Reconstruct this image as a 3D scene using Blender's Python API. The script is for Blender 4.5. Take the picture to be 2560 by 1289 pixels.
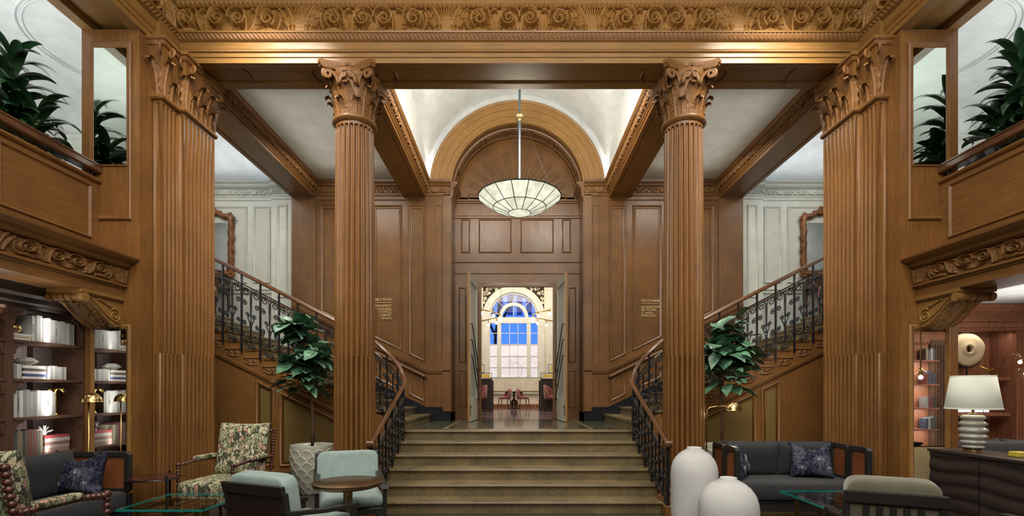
import bpy, math, random
import numpy as np
from mathutils import Vector, Matrix
PI = math.pi
random.seed(7)
RNG = np.random.RandomState(5)
for o in list(bpy.data.objects): bpy.data.objects.remove(o, do_unlink=True)
scn = bpy.context.scene
COL = scn.collection
# ---------------------------------------------------------------- camera
CX, CZ, F = -0.064, 1.6, 1230.0
cam = bpy.data.cameras.new('camera'); cam_o = bpy.data.objects.new('camera', cam); COL.objects.link(cam_o)
cam.sensor_width = 36; cam.lens = F / 2560 * 36; cam.shift_x = -6 / 2560; cam.shift_y = 334.5 / 2560
cam.clip_start = 0.05; cam.clip_end = 200
cam_o.location = (CX, 0, CZ); cam_o.rotation_euler = (PI / 2, 0, 0)
scn.camera = cam_o
def X(px, d): return (px - 1286) * d / F + CX       # measured from the photograph at distance d
def Z(py, d): return CZ + (979 - py) * d / F
# ---------------------------------------------------------------- world, colour, lights
scn.view_settings.view_transform = 'Standard'; scn.view_settings.look = 'None'
scn.view_settings.exposure = 0.0; scn.view_settings.gamma = 1.0; scn.view_settings.use_curve_mapping = False
w = bpy.data.worlds.new('dusk'); scn.world = w; w.use_nodes = True
bg = w.node_tree.nodes['Background']; bg.inputs[0].default_value = (0.16, 0.36, 0.85, 1); bg.inputs[1].default_value = 1.0
try:
    scn.cycles.max_bounces = 7; scn.cycles.diffuse_bounces = 4; scn.cycles.glossy_bounces = 4
    scn.cycles.transmission_bounces = 6; scn.cycles.transparent_max_bounces = 8
    scn.cycles.sample_clamp_indirect = 4; scn.cycles.caustics_reflective = False; scn.cycles.caustics_refractive = False
    scn.cycles.use_denoising = True
except Exception: pass
def area(name, loc, target, sx, sy, power, col=(1, .93, .82), spread=180):
    l = bpy.data.lights.new(name, 'AREA'); l.shape = 'RECTANGLE'; l.size = sx; l.size_y = sy; l.energy = power; l.color = col
    l.spread = math.radians(spread)
    o = bpy.data.objects.new(name, l); COL.objects.link(o); o.location = loc
    o.rotation_euler = (Vector(target) - Vector(loc)).to_track_quat('-Z', 'Y').to_euler(); return o
def point(name, loc, power, col=(1, .85, .65), r=.05):
    l = bpy.data.lights.new(name, 'POINT'); l.energy = power; l.color = col; l.shadow_soft_size = r
    o = bpy.data.objects.new(name, l); COL.objects.link(o); o.location = loc; return o
def spot(name, loc, target, power, ang=60, col=(1, .88, .7), r=.08, blend=.8):
    l = bpy.data.lights.new(name, 'SPOT'); l.energy = power; l.color = col; l.shadow_soft_size = r
    l.spot_size = math.radians(ang); l.spot_blend = blend
    o = bpy.data.objects.new(name, l); COL.objects.link(o); o.location = loc
    o.rotation_euler = (Vector(target) - Vector(loc)).to_track_quat('-Z', 'Y').to_euler(); return o
WARM = (1, .93, .83); NEU = (1, .96, .9); COOL = (.93, .97, 1)
area('lobby_ceiling_light', (0, 2.2, 7.3), (0, 4.6, 0), 6, 3, 400, NEU)
area('lobby_rear_light', (0, -2.4, 5.6), (0, 6, 3.6), 6, 3, 330, (1, .93, .82))
area('vault_cove_light', (0, 8.9, 6.35), (0, 8.9, 9), 2.6, 2.6, 11, COOL)
for sx in (-1, 1): area('vault_cove_light', (sx * 1.88, 10.93, 6.2), (sx * 1.90, 10.95, 8), .10, .08, 12, COOL)
for sx in (-1, 1):
    area('hall_bay_light', (sx * 3.4, 9.2, 6.1), (sx * 3.3, 10.0, 1), 1.2, 1.6, 55, WARM)
    area('stair_room_light', (sx * 6.4, 9.2, 6.3), (sx * 6.6, 9.6, 0), 1.8, 1.8, 46, NEU)
    area('stair_cove_light', (sx * 6.0, 10.5, 6.4), (sx * 6, 10.8, 8), 2.4, .3, 8, COOL)
    area('gallery_cove_light', (sx * 6.3, 4.5, 4.6), (sx * 6.4, 5.5, 8), 1.2, 5, 95, COOL)
    area('bay_bounce_fill', (sx * 3.4, 8.8, 5.9), (sx * 3.4, 8.8, 8), 1.4, 2.6, 5, NEU)  # added upward fill standing in for bounced light on the bay ceiling
    spot('column_spot', (sx * 2.9, 2.6, 7.4), (sx * 2.3, 6.6, 1.4), 200, 30, WARM)
    spot('pier_spot', (sx * 2.9, 2.4, 7.4), (sx * 4.3, 6.3, 1.4), 230, 32, WARM)
    area('hall_front_fill', (sx * 1.0, 7.3, 6.6), (sx * .5, 11.4, 3.6), 1.2, .8, 80, WARM)  # added front fill for the door wall and tympanum, no fixture here
    area('stair_side_fill', (sx * 3.2, 5.2, 6.6), (sx * 3.3, 8.8, 1.2), .8, .5, 45, WARM, 80)  # added warm fill brightening the stair skirt walls, not a real downlight
# ---------------------------------------------------------------- object helpers
def tag(o, label=None, cat=None, group=None, kind=None):
    if label: o['label'] = label
    if cat: o['category'] = cat
    if group: o['group'] = group
    if kind: o['kind'] = kind
    return o
def thing(name, label, cat, loc=(0, 0, 0), rz=0, group=None):
    o = bpy.data.objects.new(name, None); COL.objects.link(o); o.location = loc; o.rotation_euler = (0, 0, rz)
    o.empty_display_size = .1
    return tag(o, label, cat, group)
class MB:
    def __init__(s): s.v = []; s.f = []; s.n = 0
    def add(s, verts, faces):
        b = s.n
        s.v.append(np.asarray(verts, float).reshape(-1, 3)); s.n += len(s.v[-1])
        s.f.extend([tuple(i + b for i in f) for f in faces]); return s
    def box(s, x0, x1, y0, y1, z0, z1):
        x0, x1 = min(x0, x1), max(x0, x1); y0, y1 = min(y0, y1), max(y0, y1); z0, z1 = min(z0, z1), max(z0, z1)
        return s.add([(x0, y0, z0), (x1, y0, z0), (x1, y1, z0), (x0, y1, z0), (x0, y0, z1), (x1, y0, z1), (x1, y1, z1), (x0, y1, z1)],
                     [(0, 3, 2, 1), (4, 5, 6, 7), (0, 1, 5, 4), (1, 2, 6, 5), (2, 3, 7, 6), (3, 0, 4, 7)])
    def prism(s, poly, a0, a1, axis='x'):
        """poly: list of 2-D points in the two other axes (x: (y,z); y: (x,z); z: (x,y))"""
        n = len(poly)
        def m(a, p):
            return (a, p[0], p[1]) if axis == 'x' else ((p[0], a, p[1]) if axis == 'y' else (p[0], p[1], a))
        ar = sum(poly[i][0] * poly[(i + 1) % n][1] - poly[(i + 1) % n][0] * poly[i][1] for i in range(n))
        if (ar > 0) == (axis == 'y'): poly = poly[::-1]
        if a1 < a0: a0, a1 = a1, a0
        vs = [m(a0, p) for p in poly] + [m(a1, p) for p in poly]
        fs = [tuple(range(n))[::-1], tuple(range(n, 2 * n))] + [(i, (i + 1) % n, n + (i + 1) % n, n + i) for i in range(n)]
        return s.add(vs, fs)
    def tube(s, pts, r, n=6, cap=True, closed=False, flat=None):
        pts = np.asarray(pts, float); m = len(pts)
        rr = np.full(m, r, float) if np.isscalar(r) else np.asarray(r, float)
        if closed: T = np.roll(pts, -1, 0) - np.roll(pts, 1, 0)
        else: T = np.gradient(pts, axis=0)
        T /= np.maximum(np.linalg.norm(T, axis=1, keepdims=True), 1e-9)
        up = np.array([0, 0, 1.]) if abs(T[0][2]) < .9 else np.array([0, 1., 0])
        N = up - T[0] * up.dot(T[0]); N /= np.linalg.norm(N)
        V = []
        for i in range(m):
            N = N - T[i] * N.dot(T[i]); l = np.linalg.norm(N)
            N = N / l if l > 1e-6 else np.array([1., 0, 0])
            B = np.cross(T[i], N)
            for k in range(n):
                a = 2 * PI * (k + .5) / n
                q = flat or (1, 1)
                V.append(pts[i] + rr[i] * (math.cos(a) * N * q[0] + math.sin(a) * B * q[1]))
        Fc = []
        L = m if closed else m - 1
        for i in range(L):
            j = (i + 1) % m
            for k in range(n):
                k2 = (k + 1) % n
                Fc.append((i * n + k, i * n + k2, j * n + k2, j * n + k))
        if cap and not closed: Fc += [tuple(range(n))[::-1], tuple(range((m - 1) * n, m * n))]
        return s.add(V, Fc)
    def lathe(s, prof, n=24, c=(0, 0, 0), rot=None, capb=True, capt=True, a0=0, wob=None):
        V = []; m = len(prof)
        for r, z in prof:
            for k in range(n):
                a = a0 + 2 * PI * k / n
                V.append((r * math.cos(a), r * math.sin(a), z))
        Fc = [(i * n + k, i * n + (k + 1) % n, (i + 1) * n + (k + 1) % n, (i + 1) * n + k) for i in range(m - 1) for k in range(n)]
        if capb and prof[0][0] > 1e-5: Fc.append(tuple(range(n))[::-1])
        if capt and prof[-1][0] > 1e-5: Fc.append(tuple(range((m - 1) * n, m * n)))
        V = np.array(V)
        if rot is not None: V = V @ np.array(rot.to_3x3()).T
        return s.add(V + np.array(c), Fc)
    def ball(s, c, r, n=10, m=6, q=(1, 1, 1)):
        prof = [(max(r * math.sin(PI * i / m), 1e-4), -r * math.cos(PI * i / m)) for i in range(m + 1)]
        V = []
        for rr, z in prof:
            for k in range(n):
                a = 2 * PI * k / n; V.append((c[0] + q[0] * rr * math.cos(a), c[1] + q[1] * rr * math.sin(a), c[2] + q[2] * z))
        return s.add(V, [(i * n + k, i * n + (k + 1) % n, (i + 1) * n + (k + 1) % n, (i + 1) * n + k) for i in range(m) for k in range(n)])
    def grid(s, P, flip=False, closeu=False):
        P = np.asarray(P, float); a, b = P.shape[:2]
        I = np.arange(a * b).reshape(a, b)
        if closeu: I = np.vstack([I, I[:1]])
        q = np.stack([I[:-1, :-1], I[1:, :-1], I[1:, 1:], I[:-1, 1:]], -1).reshape(-1, 4)
        if flip: q = q[:, ::-1]
        return s.add(P.reshape(-1, 3), [tuple(r) for r in (q).tolist()])
    def mold(s, pts, M, prof, closed=True):
        """sweep prof [(inward offset, height)] round the polygon pts (u,v), counter-clockwise, in the plane M(u,v,h)"""
        n = len(pts); P = [Vector((p[0], p[1])) for p in pts]
        ar = sum(P[i].x * P[(i + 1) % n].y - P[(i + 1) % n].x * P[i].y for i in range(n))
        if ar < 0 and closed: P = P[::-1]
        rows = []
        for i in range(n):
            a, b, c = P[i - 1], P[i], P[(i + 1) % n]
            if not closed and i == 0: a = b - (c - b)
            if not closed and i == n - 1: c = b + (b - a)
            e1 = (b - a).normalized(); e2 = (c - b).normalized()
            n1 = Vector((-e1.y, e1.x)); n2 = Vector((-e2.y, e2.x))
            mi = (n1 + n2); mi /= max(mi.dot(n1), .25)
            rows.append([M(b.x + mi.x * o, b.y + mi.y * o, h) for o, h in prof])
        m = len(prof); V = [q for r in rows for q in r]; Fc = []
        for i in range(n if closed else n - 1):
            j = (i + 1) % n
            for k in range(m - 1): Fc.append((i * m + k, j * m + k, j * m + k + 1, i * m + k + 1))
        if not closed: Fc += [tuple(range(m)), tuple(range((n - 1) * m, n * m))[::-1]]
        return s.add(V, Fc)
    def mirror(s):
        r = MB(); v = np.concatenate(s.v); v = v * np.array([-1, 1, 1]); r.add(v, [f[::-1] for f in s.f]); return r
def ob(name, mb, mat, parent=None, smooth=False, bevel=0, sub=0, solid=0, world=False, kind=None, label=None, auto=None):
    me = bpy.data.meshes.new(name)
    V = np.concatenate(mb.v) if mb.v else np.zeros((0, 3))
    me.from_pydata(V.tolist(), [], mb.f); me.update()
    me.materials.append(mat)
    if smooth or auto:
        me.polygons.foreach_set('use_smooth', [True] * len(me.polygons))
        if auto:
            try: me.set_sharp_from_angle(angle=math.radians(auto))
            except Exception: pass
    o = bpy.data.objects.new(name, me); COL.objects.link(o)
    if parent is not None:
        o.parent = parent
        if world: o.matrix_parent_inverse = (Matrix.Translation(parent.location) @ parent.rotation_euler.to_matrix().to_4x4()).inverted() if parent.parent is None else Matrix.Identity(4)
    if bevel:
        b = o.modifiers.new('b', 'BEVEL'); b.width = bevel; b.segments = 2; b.limit_method = 'ANGLE'; b.angle_limit = math.radians(40)
    if solid:
        b = o.modifiers.new('s', 'SOLIDIFY'); b.thickness = solid; b.offset = 0
    if sub:
        b = o.modifiers.new('u', 'SUBSURF'); b.levels = sub; b.render_levels = sub
    if kind: o['kind'] = kind
    if label: o['label'] = label
    return o
def struct(name, mb, mat, **k): return ob(name, mb, mat, kind='structure', **k)
def copy_tree(o, parent=None, mirror=False):
    c = o.copy(); COL.objects.link(c)
    if parent is not None: c.parent = parent
    for ch in list(o.children): copy_tree(ch, c)
    return c
# ---------------------------------------------------------------- materials
def nt(name):
    m = bpy.data.materials.new(name); m.use_nodes = True
    n = m.node_tree; b = n.nodes['Principled BSDF']; return m, n, b
def L(n, a, b): n.links.new(a, b)
def ramp(n, fac, stops):
    r = n.nodes.new('ShaderNodeValToRGB'); e = r.color_ramp.elements
    while len(e) < len(stops): e.new(.5)
    for i, (p, c) in enumerate(stops): e[i].position = p; e[i].color = (*c, 1)
    L(n, fac, r.inputs[0]); return r.outputs[0]
def coord(n, scale=(1, 1, 1), kind='Object', rot=(0, 0, 0)):
    t = n.nodes.new('ShaderNodeTexCoord'); m = n.nodes.new('ShaderNodeMapping'); m.inputs['Scale'].default_value = scale; m.inputs['Rotation'].default_value = rot
    L(n, t.outputs[kind], m.inputs[0]); return m.outputs[0]
def noise(n, vec, scale=5, det=4, rough=.55, dist=0):
    t = n.nodes.new('ShaderNodeTexNoise'); t.inputs['Scale'].default_value = scale; t.inputs['Detail'].default_value = det
    t.inputs['Roughness'].default_value = rough; t.inputs['Distortion'].default_value = dist
    L(n, vec, t.inputs['Vector']); return t.outputs['Fac']
def voro(n, vec, scale, feat='F1', out='Distance', rnd=1):
    t = n.nodes.new('ShaderNodeTexVoronoi'); t.feature = feat; t.inputs['Scale'].default_value = scale
    if 'Randomness' in t.inputs: t.inputs['Randomness'].default_value = rnd
    L(n, vec, t.inputs['Vector']); return t.outputs[out]
def math_(n, op, a, b=None, c=None):
    t = n.nodes.new('ShaderNodeMath'); t.operation = op
    for i, q in enumerate((a, b, c)):
        if q is None: continue
        if isinstance(q, (int, float)): t.inputs[i].default_value = q
        else: L(n, q, t.inputs[i])
    return t.outputs[0]
def mix(n, fac, a, b, mode='MIX'):
    t = n.nodes.new('ShaderNodeMix'); t.data_type = 'RGBA'; t.blend_type = mode
    if isinstance(fac, (int, float)): t.inputs[0].default_value = fac
    else: L(n, fac, t.inputs[0])
    for i, q in ((6, a), (7, b)):
        if isinstance(q, tuple): t.inputs[i].default_value = (*q, 1)
        else: L(n, q, t.inputs[i])
    return t.outputs[2]
def bump(n, b, h, strength=.2, dist=.01):
    t = n.nodes.new('ShaderNodeBump'); t.inputs['Strength'].default_value = strength; t.inputs['Distance'].default_value = dist
    L(n, h, t.inputs['Height']); L(n, t.outputs[0], b.inputs['Normal'])
def wood(name, c0, c1, c2, axis='z', rough=.36, scale=1.0, mott=.55, bumpy=.07, coat=.06):
    m, n, b = nt(name)
    s = {'x': (1.1, 26, 26), 'y': (26, 1.1, 26), 'z': (26, 26, 1.1)}[axis]
    s = tuple(q * scale for q in s)
    g = noise(n, coord(n, s), 3.2, 6, .62, .35)
    fine = noise(n, coord(n, tuple(q * 4 for q in s)), 3, 3, .6)
    big = noise(n, coord(n, (1.3, 1.3, 1.3)), 1.6, 3, .5)
    gg = math_(n, 'ADD', math_(n, 'MULTIPLY', g, .75), math_(n, 'MULTIPLY', fine, .25))
    c = ramp(n, gg, [(.32, c0), (.5, c1), (.68, c2)])
    k = ramp(n, big, [(.3, (mott,) * 3), (.7, (1, 1, 1))])
    c = mix(n, 1.0, c, k, 'MULTIPLY')
    L(n, c, b.inputs['Base Color']); b.inputs['Roughness'].default_value = rough
    L(n, ramp(n, g, [(.3, (rough + .1,) * 3), (.7, (rough - .06,) * 3)]), b.inputs['Roughness'])
    b.inputs['Coat Weight'].default_value = coat; b.inputs['Coat Roughness'].default_value = .22; b.inputs['Specular IOR Level'].default_value = .34
    bump(n, b, gg, bumpy, .004)
    return m
OAK0, OAK1, OAK2 = (.145, .062, .016), (.208, .092, .025), (.272, .130, .039)
oak = {a: wood('oak_' + a, OAK0, OAK1, OAK2, a, mott=.78) for a in 'xyz'}
GOLD0, GOLD1, GOLD2 = (.205, .100, .026), (.285, .146, .040), (.355, .192, .060)
goak = {a: wood('golden_oak_' + a, GOLD0, GOLD1, GOLD2, a, mott=.8) for a in 'xyz'}
pan = {a: wood('panel_oak_' + a, (.115, .050, .014), (.165, .074, .021), (.215, .101, .031), a, rough=.33, mott=.65, coat=.15) for a in 'xyz'}
carve = wood('carved_oak', (.150, .064, .017), (.215, .096, .027), (.275, .132, .040), 'z', rough=.46, mott=.85, scale=.6, coat=.05)
carveg = wood('carved_golden_oak', (.235, .112, .025), (.32, .158, .038), (.39, .205, .056), 'x', rough=.40, mott=.85, scale=.6, coat=.05)
walnut = wood('dark_stained_wood', (.020, .013, .011), (.034, .022, .018), (.05, .034, .028), 'x', rough=.38, mott=.8)
shelfw = wood('brown_shelf_wood', (.062, .030, .018), (.11, .055, .034), (.16, .085, .052), 'z', rough=.4, mott=.75)
barw = wood('red_oak', (.17, .062, .032), (.27, .105, .056), (.36, .16, .09), 'z', rough=.45, mott=.75, scale=.45)
mahog = wood('mahogany', (.05, .013, .009), (.085, .024, .015), (.13, .04, .022), 'z', rough=.25, coat=.5)
railw = wood('handrail_wood', (.085, .032, .012), (.135, .055, .021), (.19, .085, .035), 'y', rough=.22, coat=.5)
giltw = wood('gilt_carved_wood', (.14, .050, .014), (.26, .100, .028), (.38, .17, .055), 'z', rough=.4, scale=.5)
def plain(name, c, rough=.5, metal=0, coat=0, trans=0, ior=1.45, emis=None, es=0, bs=0, bsc=60, alpha=1, spec=None):
    m, n, b = nt(name); b.inputs['Base Color'].default_value = (*c, 1); b.inputs['Roughness'].default_value = rough
    b.inputs['Metallic'].default_value = metal; b.inputs['Coat Weight'].default_value = coat
    b.inputs['Transmission Weight'].default_value = trans; b.inputs['IOR'].default_value = ior
    if emis: b.inputs['Emission Color'].default_value = (*emis, 1); b.inputs['Emission Strength'].default_value = es
    k = noise(n, coord(n), 4, 3)
    if not trans:
        L(n, mix(n, 1.0, c, ramp(n, k, [(.3, (.9,) * 3), (.7, (1.06,) * 3)]), 'MULTIPLY'), b.inputs['Base Color'])
    if bs: bump(n, b, noise(n, coord(n), bsc, 3), bs, .004)
    if spec is not None: b.inputs['Specular IOR Level'].default_value = spec
    return m
white = plain('white_plaster', (.74, .76, .74), .7)
cream = plain('cream_painted_wood', (.60, .62, .55), .45)
creamc = plain('cafe_cream_paint', (.80, .74, .62), .6)
greyceil = plain('grey_white_ceiling', (.62, .62, .56), .7)
iron = plain('black_wrought_iron', (.016, .016, .018), .32, .3, .3)
brass = plain('polished_brass', (.56, .39, .16), .24, 1)
abrass = plain('aged_brass', (.33, .22, .10), .34, 1, bs=.1)
bronze = plain('bronze_tabletop', (.30, .19, .10), .33, 1, bs=.05, bsc=20)
gold = plain('gold', (.80, .55, .16), .2, 1)
steel = plain('blackened_steel', (.03, .035, .04), .3, .8)
blackst = plain('black_marble', (.012, .013, .016), .16, 0, .4)
silvered = plain('silvered_glass', (.86, .88, .86), .02, 1)
def mirror_glass():
    m, n, b = nt('antiqued_mirror')
    sp = voro(n, coord(n), 26); k = noise(n, coord(n), 3, 4)
    f = math_(n, 'MULTIPLY', ramp(n, sp, [(.0, (1, 1, 1)), (.10, (0, 0, 0))]), ramp(n, k, [(.5, (0, 0, 0)), (.62, (.6,) * 3)]))
    L(n, mix(n, f, (.60, .66, .58), (.12, .13, .10)), b.inputs['Base Color']); b.inputs['Metallic'].default_value = 1
    L(n, ramp(n, k, [(.3, (.02,) * 3), (.8, (.06,) * 3)]), b.inputs['Roughness']); return m
antique = mirror_glass()
glass = plain('clear_glass', (.96, 1, .98), .0, trans=1, ior=1.45)
def thin_glass(name, tint=(.9, .97, .94), rough=.0, fac=.1):
    m, n, b = nt(name); out = n.nodes['Material Output']
    t = n.nodes.new('ShaderNodeBsdfTransparent'); t.inputs[0].default_value = (*tint, 1)
    g = n.nodes.new('ShaderNodeBsdfGlossy'); g.inputs['Roughness'].default_value = rough; g.inputs[0].default_value = (1, 1, 1, 1)
    fr = n.nodes.new('ShaderNodeFresnel'); fr.inputs[0].default_value = 1.5
    mx = n.nodes.new('ShaderNodeMixShader'); ge = n.nodes.new('ShaderNodeNewGeometry'); L(n, math_(n, 'MULTIPLY', fr.outputs[0], math_(n, 'SUBTRACT', 1.0, ge.outputs['Backfacing'])), mx.inputs[0]); L(n, t.outputs[0], mx.inputs[1]); L(n, g.outputs[0], mx.inputs[2])
    L(n, mx.outputs[0], out.inputs[0]); return m
tglass = thin_glass('table_glass', (.93, .985, .965)); wglass = thin_glass('window_glass', (.93, .97, 1)); cglass = thin_glass('lamp_globe_glass', (.96, .94, .88))
gedge = plain('green_glass_edge', (.012, .24, .20), .12, 0, .5)
def stone(name, c0, c1, c2, rough, sc=120, bl=.6):
    m, n, b = nt(name)
    v = voro(n, coord(n), sc, out='Color'); sx = n.nodes.new('ShaderNodeSeparateColor'); L(n, v, sx.inputs[0])
    k = noise(n, coord(n), 2.2, 5, .6)
    c = ramp(n, sx.outputs[0], [(.0, c0), (.45, c1), (.93, c1), (1.0, c2)])
    c = mix(n, .55, c, ramp(n, noise(n, coord(n, (1, 1, 1)), 28, 5, .7), [(.35, c0), (.65, c1)]))
    c = mix(n, 1.0, c, ramp(n, k, [(.3, (bl,) * 3), (.7, (1.1,) * 3)]), 'MULTIPLY')
    L(n, c, b.inputs['Base Color']); b.inputs['Roughness'].default_value = rough
    L(n, ramp(n, k, [(.3, (rough * .8,) * 3), (.7, (rough * 1.25,) * 3)]), b.inputs['Roughness']); return m
terrazzo = stone('stair_terrazzo', (.115, .085, .040), (.235, .178, .090), (.46, .38, .22), .30)
landing_st = stone('polished_terrazzo', (.062, .060, .040), (.125, .120, .082), (.30, .28, .2), .09)
def tiles(name, c0, c1, sx, sy, rough, mortar=(.02, .02, .02)):
    m, n, b = nt(name); t = n.nodes.new('ShaderNodeTexBrick'); L(n, coord(n), t.inputs[0])
    t.inputs['Color1'].default_value = (*c0, 1); t.inputs['Color2'].default_value = (*c1, 1); t.inputs['Mortar'].default_value = (*mortar, 1)
    t.inputs['Scale'].default_value = 1; t.inputs['Brick Width'].default_value = sx; t.inputs['Row Height'].default_value = sy; t.inputs['Mortar Size'].default_value = .004
    c = mix(n, 1.0, t.outputs[0], ramp(n, noise(n, coord(n, (2, 20, 2)), 2, 5), [(.3, (.6,) * 3), (.7, (1.2,) * 3)]), 'MULTIPLY')
    L(n, c, b.inputs['Base Color']); b.inputs['Roughness'].default_value = rough; return m
floorm = tiles('dark_plank_floor', (.040, .034, .028), (.056, .048, .038), 1.2, .14, .35)
cafefloor = tiles('cafe_floor_tiles', (.11, .075, .12), (.30, .22, .24), .9, .9, .12, (.1, .08, .1))
def fabric(name, c, c2=None, sc=400, rough=.9, sheen=.3):
    m, n, b = nt(name); c2 = c2 or tuple(q * 1.25 for q in c)
    k = noise(n, coord(n, (1, 1, 1)), sc, 2); k2 = noise(n, coord(n), 9, 4)
    cc = mix(n, 1.0, ramp(n, k, [(.35, c), (.65, c2)]), ramp(n, k2, [(.3, (.85,) * 3), (.7, (1.08,) * 3)]), 'MULTIPLY')
    L(n, cc, b.inputs['Base Color']); b.inputs['Roughness'].default_value = rough; b.inputs['Sheen Weight'].default_value = sheen
    bump(n, b, k, .12, .002); return m
grey_fab = fabric('charcoal_wool', (.016, .017, .020), (.032, .033, .037), sheen=.08)
mint_fab = fabric('mint_suede', (.27, .36, .345), (.33, .425, .40))
olive_fab = fabric('olive_velvet', (.125, .118, .072), (.165, .155, .1), sheen=.6)
rose_fab = fabric('rose_velvet', (.22, .055, .055), (.32, .09, .085), sheen=.5)
def floral():
    m, n, b = nt('floral_tapestry')
    v0 = coord(n, (1.25, 1.25, .75)); nz = n.nodes.new('ShaderNodeTexNoise'); nz.inputs['Scale'].default_value = 11; nz.inputs['Detail'].default_value = 3; L(n, v0, nz.inputs['Vector'])
    vec = n.nodes.new('ShaderNodeVectorMath'); vec.operation = 'MULTIPLY_ADD'
    L(n, nz.outputs['Color'], vec.inputs[0]); vec.inputs[1].default_value = (.13, .13, .13); L(n, v0, vec.inputs[2])
    vc = vec.outputs[0]
    d = voro(n, vc, 19); e = voro(n, vc, 19, 'DISTANCE_TO_EDGE'); cell = voro(n, vc, 19, out='Color')
    d2 = voro(n, vc, 58, 'DISTANCE_TO_EDGE')
    sp = n.nodes.new('ShaderNodeSeparateColor'); L(n, cell, sp.inputs[0])
    c = ramp(n, sp.outputs[0], [(.0, (.05, .06, .03)), (.18, (.26, .29, .15)), (.36, (.55, .50, .32)), (.62, (.32, .37, .20)), (.78, (.50, .27, .19)), (.88, (.62, .56, .38))])
    for el in c.node.color_ramp.elements: pass
    c.node.color_ramp.interpolation = 'CONSTANT'
    c = mix(n, ramp(n, d2, [(.02, (.55,) * 3), (.10, (0, 0, 0))]), c, (.05, .045, .025))
    c = mix(n, ramp(n, e, [(.03, (1, 1, 1)), (.10, (0, 0, 0))]), c, (.030, .030, .018))
    ring = math_(n, 'ABSOLUTE', math_(n, 'SUBTRACT', d, .36))
    c = mix(n, ramp(n, ring, [(.012, (.6,) * 3), (.04, (0, 0, 0))]), c, (.70, .64, .46))
    L(n, c, b.inputs['Base Color']); b.inputs['Roughness'].default_value = .9; bump(n, b, d2, .2, .004); return m
floralm = floral()
def toile():
    m, n, b = nt('navy_toile_velvet')
    v = coord(n); w1 = noise(n, v, 9, 6, .7, 1.6); w2 = noise(n, v, 26, 5, .75, 2.5)
    r1 = math_(n, 'ABSOLUTE', math_(n, 'SUBTRACT', w1, .5)); r2 = math_(n, 'ABSOLUTE', math_(n, 'SUBTRACT', w2, .5))
    a = ramp(n, r1, [(.0, (1, 1, 1)), (.022, (0, 0, 0))]); bb = ramp(n, r2, [(.0, (.9,) * 3), (.035, (0, 0, 0))])
    msk = ramp(n, noise(n, v, 5, 2), [(.45, (0, 0, 0)), (.56, (1, 1, 1))])
    f = math_(n, 'MAXIMUM', math_(n, 'MULTIPLY', a, .4), math_(n, 'MULTIPLY', bb, msk))
    L(n, mix(n, f, (.006, .008, .024), (.30, .32, .40)), b.inputs['Base Color']); b.inputs['Roughness'].default_value = .8; b.inputs['Specular IOR Level'].default_value = .2
    return m
toilem = toile()
def cane(name, c, hole, sc=70, sy=None):
    m, n, b = nt(name); t = n.nodes.new('ShaderNodeTexCoord'); sp = n.nodes.new('ShaderNodeSeparateXYZ'); L(n, t.outputs['Object'], sp.inputs[0])
    u = math_(n, 'ADD', sp.outputs[0], sp.outputs[1]); v = sp.outputs[2]
    def wv(q): return math_(n, 'SINE', math_(n, 'MULTIPLY', q, sc * 2 * PI / 2))
    s = math_(n, 'MULTIPLY', wv(u), wv(v)); s = math_(n, 'ABSOLUTE', s)
    L(n, mix(n, ramp(n, s, [(.38, (0, 0, 0)), (.5, (1, 1, 1))]), c, hole), b.inputs['Base Color']); b.inputs['Roughness'].default_value = .55
    bump(n, b, s, -.4 if False else .4, .003); return m, b
canem, _ = cane('orange_cane', (.34, .105, .03), (.10, .028, .010), 90)
canel, _ = cane('pale_cane', (.46, .36, .18), (.06, .045, .025), 95)
canes, _ = cane('shelf_cane', (.34, .27, .25), (.022, .016, .014), 50)
grille, gb = cane('brass_grille', (.40, .27, .085), (.05, .032, .012), 55); gb.inputs['Metallic'].default_value = .45; gb.inputs['Roughness'].default_value = .38
def foliage(name, c0, c1, rough=.35):
    m, n, b = nt(name); k = noise(n, coord(n), 7, 3); L(n, ramp(n, k, [(.3, c0), (.7, c1)]), b.inputs['Base Color'])
    b.inputs['Roughness'].default_value = rough; b.inputs['Coat Weight'].default_value = .2; return m
figm = foliage('fig_leaf_green', (.035, .105, .060), (.12, .25, .145), .38)
dracm = foliage('dracaena_leaf_green', (.009, .034, .013), (.024, .075, .026), .33)
trunkm = plain('brown_bark', (.075, .035, .022), .8, bs=.5)
stemm = plain('green_cane_stem', (.10, .14, .05), .6, bs=.3)
soil = plain('potting_moss', (.03, .05, .02), .95, bs=.8)
potm = plain('glazed_cream_ceramic', (.42, .42, .34), .22, 0, .5)
vasem = plain('matte_white_plaster', (.60, .60, .59), .8, bs=.5, bsc=45)
lampcer = plain('glossy_grey_ceramic', (.42, .42, .38), .12, 0, .7)
shade_m = plain('linen_lampshade', (.62, .64, .54), .8, emis=(.80, .84, .68), es=.22)
doorp = plain('sage_grey_door_paint', (.52, .54, .47), .4)
stonew = plain('carved_fossil_stone', (.46, .37, .22), .8, bs=1.0, bsc=26)
bulbm = plain('glowing_bulb', (1, .9, .7), .3, emis=(1, .82, .55), es=14)

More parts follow.
